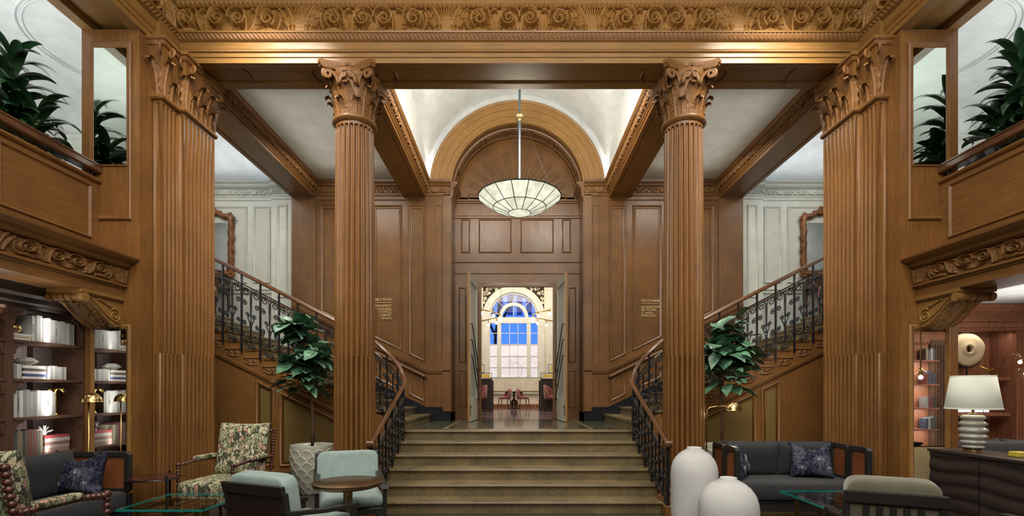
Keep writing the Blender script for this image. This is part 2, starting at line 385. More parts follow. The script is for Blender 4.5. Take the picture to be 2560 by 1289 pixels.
def weave_():
    m, n, b = nt('woven_wallcovering'); k = noise(n, coord(n, (2, 2, 34)), 3, 5, .7)
    L(n, ramp(n, k, [(.35, (.50, .50, .44)), (.65, (.64, .64, .58))]), b.inputs['Base Color']); b.inputs['Roughness'].default_value = .8; return m
weave = weave_()
def ripple_():
    m, n, b = nt('rippled_glass'); b.inputs['Base Color'].default_value = (.72, .74, .69, 1); b.inputs['Transmission Weight'].default_value = .45; b.inputs['Roughness'].default_value = .16; b.inputs['Specular IOR Level'].default_value = .9
    bump(n, b, voro(n, coord(n), 60, 'SMOOTH_F1'), 1.0, .02); return m
ripple = ripple_()
letter_brass = plain('satin_letter_brass', (.78, .58, .28), .35, .5)
# ================================================================ carved relief
def bez(p0, p1, p2, p3=None, n=24):
    t = np.linspace(0, 1, n)[:, None]; p0, p1, p2 = map(np.array, (p0, p1, p2))
    if p3 is None: return (1 - t) ** 2 * p0 + 2 * (1 - t) * t * p1 + t * t * p2
    p3 = np.array(p3); return (1 - t) ** 3 * p0 + 3 * (1 - t) ** 2 * t * p1 + 3 * (1 - t) * t * t * p2 + t ** 3 * p3
def spiral(cx, cy, r0, r1, turns, a0, sgn=1, n=40):
    t = np.linspace(0, 1, n); r = r0 + (r1 - r0) * t ** .8; a = a0 + sgn * turns * 2 * PI * t
    return np.stack([cx + r * np.cos(a), cy + r * np.sin(a)], 1)
def stroke(out, pts, w0, w1, h0, h1=None):
    pts = np.asarray(pts, float); h1 = h0 if h1 is None else h1
    t = np.linspace(0, 1, len(pts)); out.append((pts, w0 + (w1 - w0) * t, h0 + (h1 - h0) * t))
def lobes(out, pts, length, n=7, w=.012, h=.7, sides=(1, -1), ang=.9, t0=.1, t1=.95, curl=.5):
    pts = np.asarray(pts, float); m = len(pts)
    for k in range(n):
        t = t0 + (t1 - t0) * k / max(n - 1, 1); i = min(int(t * (m - 1)), m - 2)
        T = pts[i + 1] - pts[i]; T /= max(np.linalg.norm(T), 1e-6)
        l = length * (.55 + .45 * math.sin(PI * min(1, t * 1.1)))
        for s in sides:
            a = s * ang; c, sn = math.cos(a), math.sin(a)
            D = np.array([T[0] * c - T[1] * sn, T[0] * sn + T[1] * c]); E = D + T * curl
            E /= np.linalg.norm(E)
            stroke(out, bez(pts[i], pts[i] + D * l * .55, pts[i] + D * l * .6 + E * l * .5, n=9), w, w * .35, h, h * .6)
def raster(W, H, nu, nv, strokes, base=0.0):
    u = np.linspace(0, W, nu); v = np.linspace(0, H, nv); h = np.full((nu, nv), base)
    du, dv = W / (nu - 1), H / (nv - 1)
    for pts, ws, hs in strokes:
        seg = np.linalg.norm(np.diff(pts, axis=0), axis=1).sum(); k = max(int(seg / (min(du, dv) * .8)), 2)
        t = np.linspace(0, 1, len(pts)); tt = np.linspace(0, 1, k)
        px = np.interp(tt, t, pts[:, 0]); py = np.interp(tt, t, pts[:, 1]); ww = np.interp(tt, t, ws); hh = np.interp(tt, t, hs)
        for x, y, w_, q in zip(px, py, ww, hh):
            i0, i1 = max(int((x - w_) / du), 0), min(int((x + w_) / du) + 2, nu); j0, j1 = max(int((y - w_) / dv), 0), min(int((y + w_) / dv) + 2, nv)
            if i0 >= i1 or j0 >= j1: continue
            dd = ((u[i0:i1, None] - x) ** 2 + (v[None, j0:j1] - y) ** 2) / (w_ * w_)
            np.maximum(h[i0:i1, j0:j1], q * np.sqrt(np.clip(1 - dd, 0, 1)), out=h[i0:i1, j0:j1])
    return h
def scroll_unit(W=.99, H=.34, nu=150, nv=54):
    s = []
    for i, dx in enumerate((.0, .022, .045, .07, .10)):
        p = bez((dx * .55, 0), (dx * .5, H * .55), (dx * 1.5 + i * .006, H * .97), n=16); stroke(s, p, .015, .011, .75 + .06 * (i % 2))
    p = bez((.09, 0), (.09, .2), (.20, .33), n=20); stroke(s, p, .018, .008, .95); lobes(s, p, .095, 8, .019, .85, (-1, 1), .6, curl=1.0)
    p = bez((.14, 0), (.17, .17), (.29, .30), n=20); stroke(s, p, .018, .008, .9); lobes(s, p, .09, 8, .018, .85, (1, -1), .7, curl=1.0)
    # first spiral
    A = spiral(.45, .185, .125, .018, 1.75, -2.2, -1, 60); stroke(s, A, .015, .010, 1.0, .85); lobes(s, A[:46], .085, 13, .019, .92, (-1,), .75, curl=1.1); lobes(s, A[8:], .045, 12, .013, .8, (1,), .8, curl=.9)
    p = bez((.70, 0), (.60, .05), (.585, .22), n=20); stroke(s, p, .016, .014, .9); lobes(s, p, .085, 8, .017, .85, (1, -1), .7, curl=1.0)
    p = bez((.585, .2), (.60, .34), (.44, .325), n=16); stroke(s, p, .015, .012, .95); lobes(s, p, .07, 7, .016, .85, (1,), .7, curl=1.0)
    p = bez((.33, .02), (.42, .06), (.56, .02), n=16); stroke(s, p, .014, .010, .7); lobes(s, p, .065, 8, .017, .8, (1, -1), .8, curl=1.0)
    p = bez((.30, .26), (.24, .15), (.32, .03), n=16); stroke(s, p, .014, .010, .7); lobes(s, p, .05, 8, .012, .65, (1, -1), .9)
    # second spiral
    B = spiral(.845, .19, .105, .014, 1.75, 2.5, 1, 60) ; stroke(s, B, .015, .010, 1.0, .85); lobes(s, B[:46], .07, 13, .017, .9, (1,), .75, curl=1.1); lobes(s, B[8:], .04, 11, .012, .8, (-1,), .8, curl=.9)
    p = bez((.72, 0), (.70, .33), (.85, .325), n=24); stroke(s, p, .018, .012, .95); lobes(s, p, .08, 9, .017, .85, (-1,), .7, curl=1.0); lobes(s, p, .035, 6, .010, .65, (1,), .8)
    p = bez((.87, .325), (1.0, .31), (.985, .2), n=12); stroke(s, p, .014, .012, .9)
    for q in (.0, .035, .07, .11): stroke(s, bez((.99 - q * .5, 0), (.99 - q * .8, .05), (.99 - q * 1.4, .11 - q * .4), n=9), .013, .006, .7)
    stroke(s, bez((.62, .30), (.65, .33), (.68, .30), n=8), .02, .014, .6); stroke(s, bez((.66, 0), (.64, .12), (.64, .22), n=8), .012, .006, .6)
    h = raster(W, H, nu, nv, s)
    return h + .04 * RNG.rand(*h.shape)
SU = scroll_unit()
def frieze_height(n_per, flipstart=False):
    """n_per half units laid end to end, mirrored alternately"""
    out = []
    for k in range(n_per):
        q = SU if (k % 2 == 0) != flipstart else SU[::-1]
        out.append(q if k == 0 else q[1:])
    return np.concatenate(out, 0)
def relief_on(mb, h, P0, U, V, N, amp, flip=False, uw=None, vh=None):
    """heightfield h(nu,nv) over the rectangle P0 + u U + v V (vectors spanning the whole sides)"""
    nu, nv = h.shape; u = np.linspace(0, 1, nu)[:, None, None]; v = np.linspace(0, 1, nv)[None, :, None]
    P = np.array(P0) + u * np.array(U) + v * np.array(V) + h[:, :, None] * amp * np.array(N)
    mb.grid(P, flip)
def strip_unit(kind, nu=10, nv=8):
    u = np.linspace(0, 1, nu)[:, None]; v = np.linspace(0, 1, nv)[None, :]
    if kind == 'egg':
        r = np.sqrt(((u - .5) / .34) ** 2 + ((v - .45) / .5) ** 2); h = np.sqrt(np.clip(1 - r ** 2, 0, 1)); h = np.maximum(h, .75 * np.clip(1 - np.abs(np.minimum(u, 1 - u)) / .08, 0, 1) * np.ones_like(v))
    elif kind == 'leaf':
        h = np.clip(np.sin(PI * ((u + .8 * v) % 1)) ** 1.5 * (.4 + .6 * np.sin(PI * v)), 0, 1)
    elif kind == 'acanth':
        a = np.abs(u - .5); h = np.clip(1 - a / (.12 + .34 * np.sin(PI * np.clip(v * 1.05, 0, 1)) * (1 - .35 * np.abs(np.sin(9 * v)))), 0, 1) ** .6
        h = h * (.75 + .25 * np.cos(30 * (a - .4 * v)))
    else:
        r = np.sqrt(((u - .5) / .42) ** 2 + ((v - .5) / .5) ** 2); h = np.sqrt(np.clip(1 - r ** 2, 0, 1)) * np.ones_like(v)
    return h
def strip(mb, kind, P0, U, V, N, period, amp, flip=False, nu=9, nv=7):
    Lr = np.linalg.norm(U); n = max(int(round(Lr / period)), 1); q = strip_unit(kind, nu, nv)[:-1]
    h = np.tile(q, (n, 1)); h = np.vstack([h, q[:1]]); relief_on(mb, h, P0, U, V, N, amp, flip)
# ================================================================ columns
def flute_surface(mb, P, N, W, zs, ncount, dep, ztop, zc0, margin=.006, per=10):
    """fluted flat strip: P(u)-> base xy, N outward; u in metres 0..W"""
    fw = W / ncount; us = np.linspace(0, W, ncount * per + 1)
    G = np.zeros((len(us), len(zs), 3))
    for i, u in enumerate(us):
        x = (u % fw) / fw - .5 if i < len(us) - 1 else -.5
        for j, z in enumerate(zs): G[i, j] = (*(np.array(P(u)) + np.array(N(u)) * flute_d(x * fw, z, fw, dep, ztop, zc0)), z)
    mb.grid(G)
def flute_d(x, z, fw, dep, ztop, zc0):
    hw = fw * .405
    if z > ztop - hw:
        k = 1 - ((z - (ztop - hw)) / hw) ** 2
        if k <= 0: return 0.0
        hw2 = hw * math.sqrt(k)
    else: hw2 = hw
    a = abs(x) / max(hw2, 1e-5)
    if a >= 1: return 0.0
    g = -dep * math.sqrt(1 - a * a)
    if z < zc0: g = -dep * .8 + dep * .95 * math.sqrt(max(0, 1 - (a / .82) ** 2)) if a < .82 else -dep * .8
    return g
def zlist(z0, z1, zc, fw):
    hw = fw * .405
    return np.array([z0, z0 + .5, zc - .004, zc + .004, zc + .8, 3.4, 4.2] + [z1 - hw - .01 + hw * q for q in (0, .3, .55, .75, .88, .96, 1.02)] + [z1 + .035])
ZCOL, ZNECK, ZTOP = 2.07, 5.13, 5.84
def leaf_mb(Hh, Wd, out, bell, n=17, m=26, lobn=5):
    """acanthus leaf growing up +Z on the bell, facing +X; bell(z) gives radius (or 0 offset)"""
    G = np.zeros((n, m, 3)); ctr = (n - 1) / 2
    for j in range(m):
        t = j / (m - 1)
        if t < .72: z = Hh * t / .72 * .93; r = bell(z) + .008 + out * .25 * (t / .72) ** 2
        else:
            a = (t - .72) / .28 * PI * 1.05; rr = out * .38
            z = Hh * .93 + rr * math.sin(a) * .8; r = bell(Hh * .93) + .008 + out * .25 + rr * (1 - math.cos(a))
        wv = Wd * (.62 + .38 * math.sin(PI * min(t * 1.15, 1))) * (1 - .45 * max(0, t - .72) / .28) * (1 - .22 * abs(math.sin(t * PI * lobn)))
        for i in range(n):
            s = (i - ctr) / ctr
            rib = .014 * max(0, 1 - abs(s) * 5) + .0065 * math.cos(26 * (abs(s) * .8 - t * .9)) * min(1, abs(s) * 3) - .014 * s * s * (1 if t < .7 else -.6)
            G[i, j] = (r + rib, s * wv / 2, z)
    mb = MB(); mb.grid(G); return mb
def volute_mb(span=.16, h=.20, r=.062, th=.034):
    """scroll rising from the leaves outward and curling down; in the XZ plane, swept in Y"""
    pts = [(0, 0), (.01, .06), (.03, .11), (.065, .15), (.105, .172)]
    c = (span - .02, h - r - .008)
    for k in range(26):
        a = PI / 2 + .35 - k / 25 * 2 * PI * 1.6; rr = r * (1 - .72 * k / 25)
        pts.append((c[0] + rr * math.cos(a), c[1] + rr * math.sin(a)))
    mb = MB(); P = [(p[0], 0, p[1]) for p in pts]; m = len(P)
    mb.tube(P, np.concatenate([np.full(5, .014), np.linspace(.014, .009, 26)]), 6, flat=(1, 1.9))
    return mb
def abacus_mb(half=.36, cut=.05, h=.085, conc=.075, z0=0):
    def outline(k):
        pts = []
        for q in range(4):
            a = q * PI / 2
            c, s = math.cos(a), math.sin(a)
            hf = half + k
            for t in np.linspace(-1, 1, 11):
                x = hf - conc * (1 - t * t); y = t * (hf - cut)
                pts.append((x * c - y * s, x * s + y * c))
        return pts
    mb = MB(); prof = [(-.03, 0), (-.012, .02), (-.012, .032), (0, .045), (0, h)]
    rings = [[(x, y, z0 + z) for x, y in outline(k)] for k, z in prof]; n = len(rings[0])
    V = [p for r in rings for p in r]; Fc = [(i * n + k, i * n + (k + 1) % n, (i + 1) * n + (k + 1) % n, (i + 1) * n + k) for i in range(len(prof) - 1) for k in range(n)]
    Fc += [tuple(range(n))[::-1], tuple(range((len(prof) - 1) * n, len(prof) * n))]
    return mb.add(V, Fc)
def rosette_mb(r=.05):
    mb = MB()
    for k in range(8):
        a = k * PI / 4; mb.ball((.012, r * .6 * math.cos(a), r * .6 * math.sin(a)), r * .42, 8, 5, (.5, 1, 1))
    mb.ball((.028, 0, 0), r * .35, 8, 5); return mb
LEAF_LO = leaf_mb(.20, .165, .085, lambda z: .232 + .02 * (z / .2) ** 2)
LEAF_HI = leaf_mb(.36, .175, .10, lambda z: .232 + .055 * (z / .36) ** 2)
def column(cx, label):
    cy = 6.62
    t = thing('fluted_column', label, 'column', (cx, cy, 0), group='columns flanking the stair')
    b = MB(); b.box(-.345, .345, -.345, .345, 0, .14)
    b.lathe([(.335, .14), (.348, .17), (.335, .215), (.318, .225), (.308, .25), (.318, .27), (.322, .29), (.315, .31), (.285, .325), (.275, .35)], 40)
    ob('base', b, oak['z'], t, bevel=.004, auto=35)
    s = MB(); n = 24; per = 10; fw = 2 * PI * .262 / n; zs = zlist(.35, ZNECK - .03, ZCOL, fw)
    G = np.zeros((n * per, len(zs), 3))
    for i in range(n * per):
        a = 2 * PI * i / (n * per); x = ((i % per) / per - .5) * fw
        for j, z in enumerate(zs):
            rb = .268 - .020 * (z / ZNECK) ** 1.5; rad = rb + flute_d(x, z, fw, .030, ZNECK - .045, ZCOL); G[i, j] = (rad * math.cos(a), rad * math.sin(a), z)
    s.grid(G, closeu=True); ob('shaft', s, oak['z'], t, auto=50)
    r = MB(); r.lathe([(.245, ZNECK - .005), (.262, ZNECK - .002), (.272, ZNECK + .01), (.285, ZNECK + .02), (.292, ZNECK + .04), (.285, ZNECK + .06), (.262, ZNECK + .07), (.235, ZNECK + .07)], 48)
    ob('necking_ring', r, oak['z'], t, auto=40)
    z0 = ZNECK + .065
    bell = MB(); bell.lathe([(.232, z0), (.236, z0 + .2), (.26, z0 + .36), (.30, z0 + .5), (.33, z0 + .565)], 32)
    c = ob('capital', bell, carve, t, smooth=True)
    m1 = m2 = mv = None
    def inst(name, mb, me, loc, rz, mat=carve, sm=True):
        if me is None:
            o = ob(name, mb, mat, c, smooth=sm); 
        else:
            o = bpy.data.objects.new(name, me); COL.objects.link(o); o.parent = c
        o.location = loc; o.rotation_euler = (0, 0, rz); return o.data
    for k in range(8):
        m1 = inst('lower_leaf', LEAF_LO, m1, (0, 0, z0), PI / 8 + k * PI / 4)
        m2 = inst('upper_leaf', LEAF_HI, m2, (0, 0, z0), k * PI / 4)
    vm = hm = rm = None
    VOL = volute_mb(); HEL = volute_mb(.07, .16, .036)
    for k in range(4):
        a = PI / 4 + k * PI / 2
        for s_ in (-1, 1):
            off = s_ * .10; dirx = (math.cos(a), math.sin(a)); pr = (-dirx[1], dirx[0])
            vm = inst('corner_volute', VOL, vm, (dirx[0] * .265 + pr[0] * off * .9, dirx[1] * .265 + pr[1] * off * .9, z0 + .365), a - s_ * .42)
            b_ = k * PI / 2; d2 = (math.cos(b_), math.sin(b_)); p2 = (-d2[1], d2[0])
            hm = inst('inner_volute', HEL, hm, (d2[0] * .29 + p2[0] * s_ * .105, d2[1] * .29 + p2[1] * s_ * .105, z0 + .37), b_ - s_ * 1.45)
        rm = inst('rosette', rosette_mb(), rm, (math.cos(k * PI / 2) * .30, math.sin(k * PI / 2) * .30, ZTOP - .06), k * PI / 2)
    ob('abacus', abacus_mb(.375, .05, .09, .085, ZTOP - .091), carve, c, auto=40)
    return t
column(-2.21, 'oak fluted column with leafy carved capital left of the stone stair')
column(2.21, 'oak fluted column with leafy carved capital right of the stone stair')
# ---- corner piers with stepped fluted pilasters
def pier(sx, label):
    t = thing('corner_pier', label, 'pier', (sx * 4.7, 6.3, 0), group='corner piers')
    q = {}
    def put(name, mb, mat, par=None, **k):
        if sx > 0: mb = mb.mirror()
        return ob(name, mb, mat, par or t, world=par is None, **k)
    b = MB(); b.box(-5.13, -4.452, 5.76, 6.9, 0, ZTOP); b.box(-4.46, -4.345, 5.975, 6.86, .3, ZTOP); b.box(-4.36, -4.275, 6.26, 6.85, .3, ZTOP)
    put('core', b, oak['z'])
    S = MB(); x0, x1, x2 = -4.44, -4.325, -4.25; y0, y1, y2 = 5.955, 6.238, 6.87
    fwz = .078; zs = zlist(.3, ZNECK, ZCOL, fwz)
    flute_surface(S, lambda u: (x0 + u, y0), lambda u: (0, -1), x1 - x0, zs, 1, .028, ZNECK - .04, ZCOL, per=12)
    flute_surface(S, lambda u: (x1, y0 + u), lambda u: (1, 0), y1 - y0, zs, 4, .026, ZNECK - .04, ZCOL)
    flute_surface(S, lambda u: (x1 + u, y1), lambda u: (0, -1), x2 - x1, zs, 1, .026, ZNECK - .04, ZCOL, per=12)
    flute_surface(S, lambda u: (x2, y1 + u), lambda u: (1, 0), y2 - y1, zs, 8, .026, ZNECK - .04, ZCOL)
    put('fluted_shaft', S, oak['z'], auto=50)
    N_ = MB(); path = [(x0, y0), (x1, y0), (x1, y1), (x2, y1), (x2, y2)]
    N_.mold([(x0 - .02, y0), (x1, y0), (x1, y1), (x2, y1), (x2, y2 + .02)], lambda u, v, h: (u, v, h), [(.02, ZNECK), (-.012, ZNECK), (-.03, ZNECK + .015), (-.036, ZNECK + .035), (-.03, ZNECK + .055), (-.01, ZNECK + .065), (.02, ZNECK + .065)], closed=False)
    put('necking', N_, oak['y'], auto=40)
    B_ = MB()
    B_.mold([(x0 - .02, y0), (x1, y0), (x1, y1), (x2, y1), (x2, y2 + .02)], lambda u, v, h: (u, v, h), [(.04, 0), (-.07, 0), (-.07, .14), (-.06, .15), (-.07, .18), (-.055, .215), (-.03, .225), (-.025, .25), (-.035, .28), (-.012, .31), (.01, .33), (.04, .34)], closed=False)
    put('base', B_, oak['y'], auto=40)
    z0 = ZNECK + .065
    C_ = MB(); C_.mold([(x0 - .02, y0), (x1, y0), (x1, y1), (x2, y1), (x2, y2 + .02)], lambda u, v, h: (u, v, h), [(.03, z0), (.0, z0), (-.004, z0 + .2), (-.02, z0 + .36), (-.05, z0 + .5), (-.07, z0 + .57), (.03, z0 + .57)], closed=False)
    cap = put('capital', C_, carve, smooth=False)
    lo = leaf_mb(.20, .15, .085, lambda z: .0 + .004 * z); hi = leaf_mb(.38, .16, .10, lambda z: .0 + .05 * (z / .38) ** 2)
    def place(name, mb, x, y, ang, z):
        c, s = math.cos(ang), math.sin(ang); v = np.concatenate(mb.v).copy()
        v = np.stack([x + v[:, 0] * c - v[:, 1] * s, y + v[:, 0] * s + v[:, 1] * c, z + v[:, 2]], 1)
        m2 = MB(); m2.add(v, mb.f)
        if sx > 0: m2 = m2.mirror()
        ob(name, m2, carve, cap, smooth=True)
    for y in (6.10,): place('lower_leaf', lo, x1, y, 0, z0)
    for y in (6.37, 6.56, 6.75): place('lower_leaf', lo, x2, y, 0, z0)
    for y in (5.99, 6.21): place('upper_leaf', hi, x1, y, -.35 if y < 6 else .1, z0)
    for y in (6.27, 6.47, 6.66, 6.85): place('upper_leaf', hi, x2, y, -.5 if y < 6.3 else (0 if y < 6.8 else .5), z0)
    place('upper_leaf', hi, x0 + .05, y0, -PI / 2, z0); 
    V1 = volute_mb(.13, .2, .05)
    for (x, y, a) in ((x1 - .01, y0 + .02, -PI / 4 - .35), (x1 - .01, y0 + .05, -PI / 4 + .5), (x2 - .03, y1 + .02, -PI / 4 - .35), (x2 - .03, y1 + .07, -PI / 4 + .5), (x2 - .02, y2 - .08, PI / 4), (x2, 6.50, -1.3), (x2, 6.62, 1.3), (x1, 6.15, 1.2)):
        place('volute', V1, x, y, a, z0 + .36)
    A_ = MB()
    A_.mold([(x0 - .06, y0), (x1, y0), (x1, y1), (x2, y1), (x2, 6.42), (x2 - .05, 6.55), (x2, 6.70), (x2, y2 + .04)], lambda u, v, h: (u, v, h), [(.05, ZTOP - .095), (-.075, ZTOP - .09), (-.095, ZTOP - .065), (-.095, ZTOP - .05), (-.115, ZTOP - .035), (-.115, ZTOP), (.05, ZTOP)], closed=False)
    put('abacus', A_, carve, cap, auto=40)
    # upper looking glass and frame on the front face; lower one beneath
    Pf = lambda u, v, h: (u, 5.76 - h, v)
    Fm = MB(); Fm.mold([(-5.03, 3.61), (-4.54, 3.61), (-4.54, 5.69), (-5.03, 5.69)], Pf, [(0, 0), (0, .018), (.012, .026), (.03, .02), (.045, .006), (.055, .001)])
    put('panel_molding', Fm, oak['z'], auto=40)
    G_ = MB(); G_.box(-4.975, -4.595, 5.745, 5.758, 4.26, 5.615); put('upper_mirror', G_, antique, label='antiqued mirror set high in the pier')
    R_ = MB(); R_.mold([(-4.98, 4.25), (-4.59, 4.25), (-4.59, 5.62), (-4.98, 5.62)], Pf, [(-.012, 0), (-.012, .014), (.0, .016), (.004, .012)]); put('mirror_bead', R_, oak['z'])
    G2 = MB(); z0m, z1m = (.42, 2.33) if sx < 0 else (.97, 2.30)
    G2.box(-4.965, -4.60, 5.745, 5.758, z0m, z1m); put('lower_mirror', G2, silvered, label='bevelled mirror low in the pier')
    R2 = MB(); R2.mold([(-5.0, .40), (-4.565, .40), (-4.565, 2.365), (-5.0, 2.365)], Pf, [(-.02, 0), (-.02, .02), (-.004, .03), (.012, .022), (.03, .014), (.034, .0)]); put('mirror_frame', R2, goak['z'], auto=40)
    if sx > 0:
        cpan = MB(); cpan.box(-4.965, -4.60, 5.74, 5.757, .42, .955); put('cane_panel', cpan, canel, label='pale woven cane panel')
    PL = MB(); PL.box(-5.15, -4.43, 5.74, 5.77, 0, .16); put('plinth', PL, oak['x'], bevel=.004)
    return t
pier(-1, 'fluted oak corner pier with two narrow mirrors, on the left side')
pier(1, 'fluted oak corner pier with mirrors above a pale cane panel, on the right side')
# ================================================================ entablature
FD = 6.35
def prof_front(rows): return [(d, Z(py, d)) for d, py in rows]
fr = MB()
zb = [(6.89, 5.84), (6.78, 5.84), (6.78, 5.855), (6.76, 5.862), (6.48, 5.862), (6.46, 5.855), (6.46, 5.84), (6.35, 5.84), (6.35, 5.905), (6.338, 5.912), (6.338, 5.965), (6.325, 5.972), (6.325, 5.992), (6.318, 6.0), (6.318, 6.085), (6.305, 6.092), (6.29, 6.10), (6.27, 6.165), (6.255, 6.17), (6.25, 6.19), (6.38, 6.192), (6.38, 6.545), (6.35, 6.55), (6.31, 6.62), (6.30, 6.64), (6.1, 6.68), (6.1, 6.9), (6.89, 6.9)]
fr.prism(zb, -4.45, 4.45, 'x')
ent = thing('carved_entablature', 'wide golden oak beam with carved leaf scroll frieze spanning above the columns', 'beam', (0, 6.6, 5.84))
ob('architrave', fr, goak['x'], ent, world=True)
h = frieze_height(9, flipstart=True)   # a scroll meeting point sits near the middle
h = np.concatenate([SU[40:], frieze_height(8, flipstart=True)[1:], SU[::-1][1:-40]], 0)
Lw = h.shape[0] * (.99 / 149)
m = MB(); relief_on(m, h, (-4.43, 6.377, 6.195), (8.86, 0, 0), (0, 0, .345), (0, -1, 0), .115)
ob('scroll_frieze', m, carveg, ent, world=True, smooth=True)
m = MB(); strip(m, 'leaf', (-4.42, 6.287, 6.104), (8.84, 0, 0), (0, -.018, .062), (0, -1, .3), .055, .018); ob('leaf_molding', m, carve, ent, world=True, smooth=True)
m = MB(); strip(m, 'bead', (-4.42, 6.324, 5.968), (8.84, 0, 0), (0, -.003, .026), (0, -1, 0), .026, .010, nu=5, nv=5); ob('bead_molding', m, goak['x'], ent, world=True, smooth=True)
m = MB(); strip(m, 'egg', (-4.42, 6.348, 6.552), (8.84, 0, 0), (0, -.042, .072), (0, -1, -.2), .062, .026); ob('egg_molding', m, carveg, ent, world=True, smooth=True)
for sx in (-1, 1):      # rounded ends of the recessed soffit panels beside the capitals
    for c0, sg in ((sx * 2.21, 1), (sx * 2.21, -1), (sx * 4.2, -sx)):
        pts = [(c0 + sg * (.47 + .10 * math.sin(a) * 1.0) , 6.62 + .17 * math.cos(a) * -1, 5.852) for a in np.linspace(0, PI, 14)]
        m = MB(); m.tube(pts, .012, 6); ob('soffit_molding', m, goak['y'], ent, world=True, smooth=True)
# inner (back) face cornice of the front beam towards the vault
m = MB(); m.prism([(6.885, 5.842), (6.885, 6.2), (7.02, 6.2), (7.02, 6.13), (6.96, 6.09), (6.95, 5.98), (6.92, 5.95), (6.9, 5.842)], -4.9, 4.9, 'x'); ob('rear_cornice', m, goak['x'], ent, world=True)
for sx in (-1, 1):
    nm = 'left' if sx < 0 else 'right'
    e = thing('side_entablature', 'carved oak beam running forward over the gallery on the %s' % nm, 'beam', (sx * 4.8, 4, 5.84), group='side beams')
    s = MB(); off = 6.35 - 4.43
    pr = [(-(d - off) if d < 6.88 else -5.13, z) for d, z in zb]
    pr = [(-5.13, 5.84), (-5.0, 5.84), (-5.0, 5.90), (-4.98, 5.91), (-4.60, 5.91), (-4.58, 5.90), (-4.58, 5.84)] + [(-(d - off), z) for d, z in zb[7:-2]] + [(-4.15, 6.9), (-5.13, 6.9)]
    s.prism(pr, -1.0, 6.36, 'y'); s.box(-4.44, -4.36, 5.96, 6.36, 5.84, 6.18)
    if sx > 0: s = s.mirror()
    ob('architrave', s, goak['y'], e, world=True)
    m = MB(); hh = frieze_height(5); relief_on(m, hh, (-4.457, 6.38, 6.195), (0, -4.95, 0), (0, 0, .345), (1, 0, 0), .085, flip=True)
    if sx > 0: m = m.mirror()
    ob('scroll_frieze', m, carveg, e, world=True, smooth=True)
    m = MB(); strip(m, 'leaf', (-4.367, 6.38, 6.104), (0, -5, 0), (.018, 0, .062), (1, 0, .3), .055, .018, flip=True)
    if sx > 0: m = m.mirror()
    ob('leaf_molding', m, carve, e, world=True, smooth=True)

def mini_frieze(n_half, sub=3):
    q = frieze_height(n_half); return q[::sub, ::sub]
# ================================================================ structure of the hall
both = (-1, 1)
def mir(mb, sx): return mb if sx < 0 else mb.mirror()
ZL = .96; D0 = 8.2; DW = 10.77; DT = 11.4; R_, T_ = .16, .353
fl = MB(); fl.box(-10, 10, -4, 9.0, -.1, 0); struct('floor', fl, floorm)
wb = MB(); wb.box(-10, 10, -4.2, -4, 0, 7.6); struct('wall_rear', wb, pan['z'])
lc = MB(); lc.box(-10, 10, -4.2, 6.3, 7.6, 7.8); struct('ceiling', lc, white)
for sx in both:
    nm = 'left' if sx < 0 else 'right'
    m = MB(); m.box(-10, -9.8, -4, 11.3, 0, 7.6); struct('wall_outer_' + nm, mir(m, sx), cream)
    m = MB(); m.box(-4.6, -4.5, -4, 6.3, 6.9, 7.6); struct('wall_clerestory_' + nm, mir(m, sx), white)
m = MB(); m.box(-10, 10, 6.3, 6.45, 6.9, 7.8); struct('wall_front_upper', m, white)
# --- central flight and landing
st = thing('stone_staircase', 'wide speckled brown stone steps rising to the doorway landing', 'staircase', (0, 7.3, 0))
NS = [6.44 + T_ * (5 - k) for k in range(6)]   # nosing distance of step k counted down from the landing
for k in range(5, 0, -1):
    zt = ZL - R_ * k; y = NS[k]; hw = 1.84 + .024 * k + .10
    m = MB(); m.prism([(y, zt - .034), (y - .006, zt - .018), (y, zt), (y + T_ + .05, zt), (y + T_ + .05, 0 if k == 5 else zt - R_ + .0), (y + .034, 0 if k == 5 else zt - R_ + .0), (y + .034, zt - .034)], -hw, hw, 'x')
    ob('step', m, terrazzo, st, world=True)
m = MB(); y = D0
m.prism([(y, ZL - .034), (y - .006, ZL - .018), (y, ZL), (y + .25, ZL), (y + .25, ZL - R_), (y + .034, ZL - R_), (y + .034, ZL - .034)], -2.1, 2.1, 'x'); ob('landing_edge', m, terrazzo, st, world=True)
m = MB(); m.box(-2.1, 2.1, D0 + .25, DT + .1, ZL - .2, ZL); ob('landing', m, landing_st, st, world=True)
m = MB()
for sx in both: m.box(sx * 1.25, sx * 1.31, D0 + .3, 11.3, ZL, ZL + .0015)
m.box(-1.25, 1.25, D0 + .3, D0 + .36, ZL, ZL + .0015); ob('landing_inlay', m, terrazzo, st, world=True)
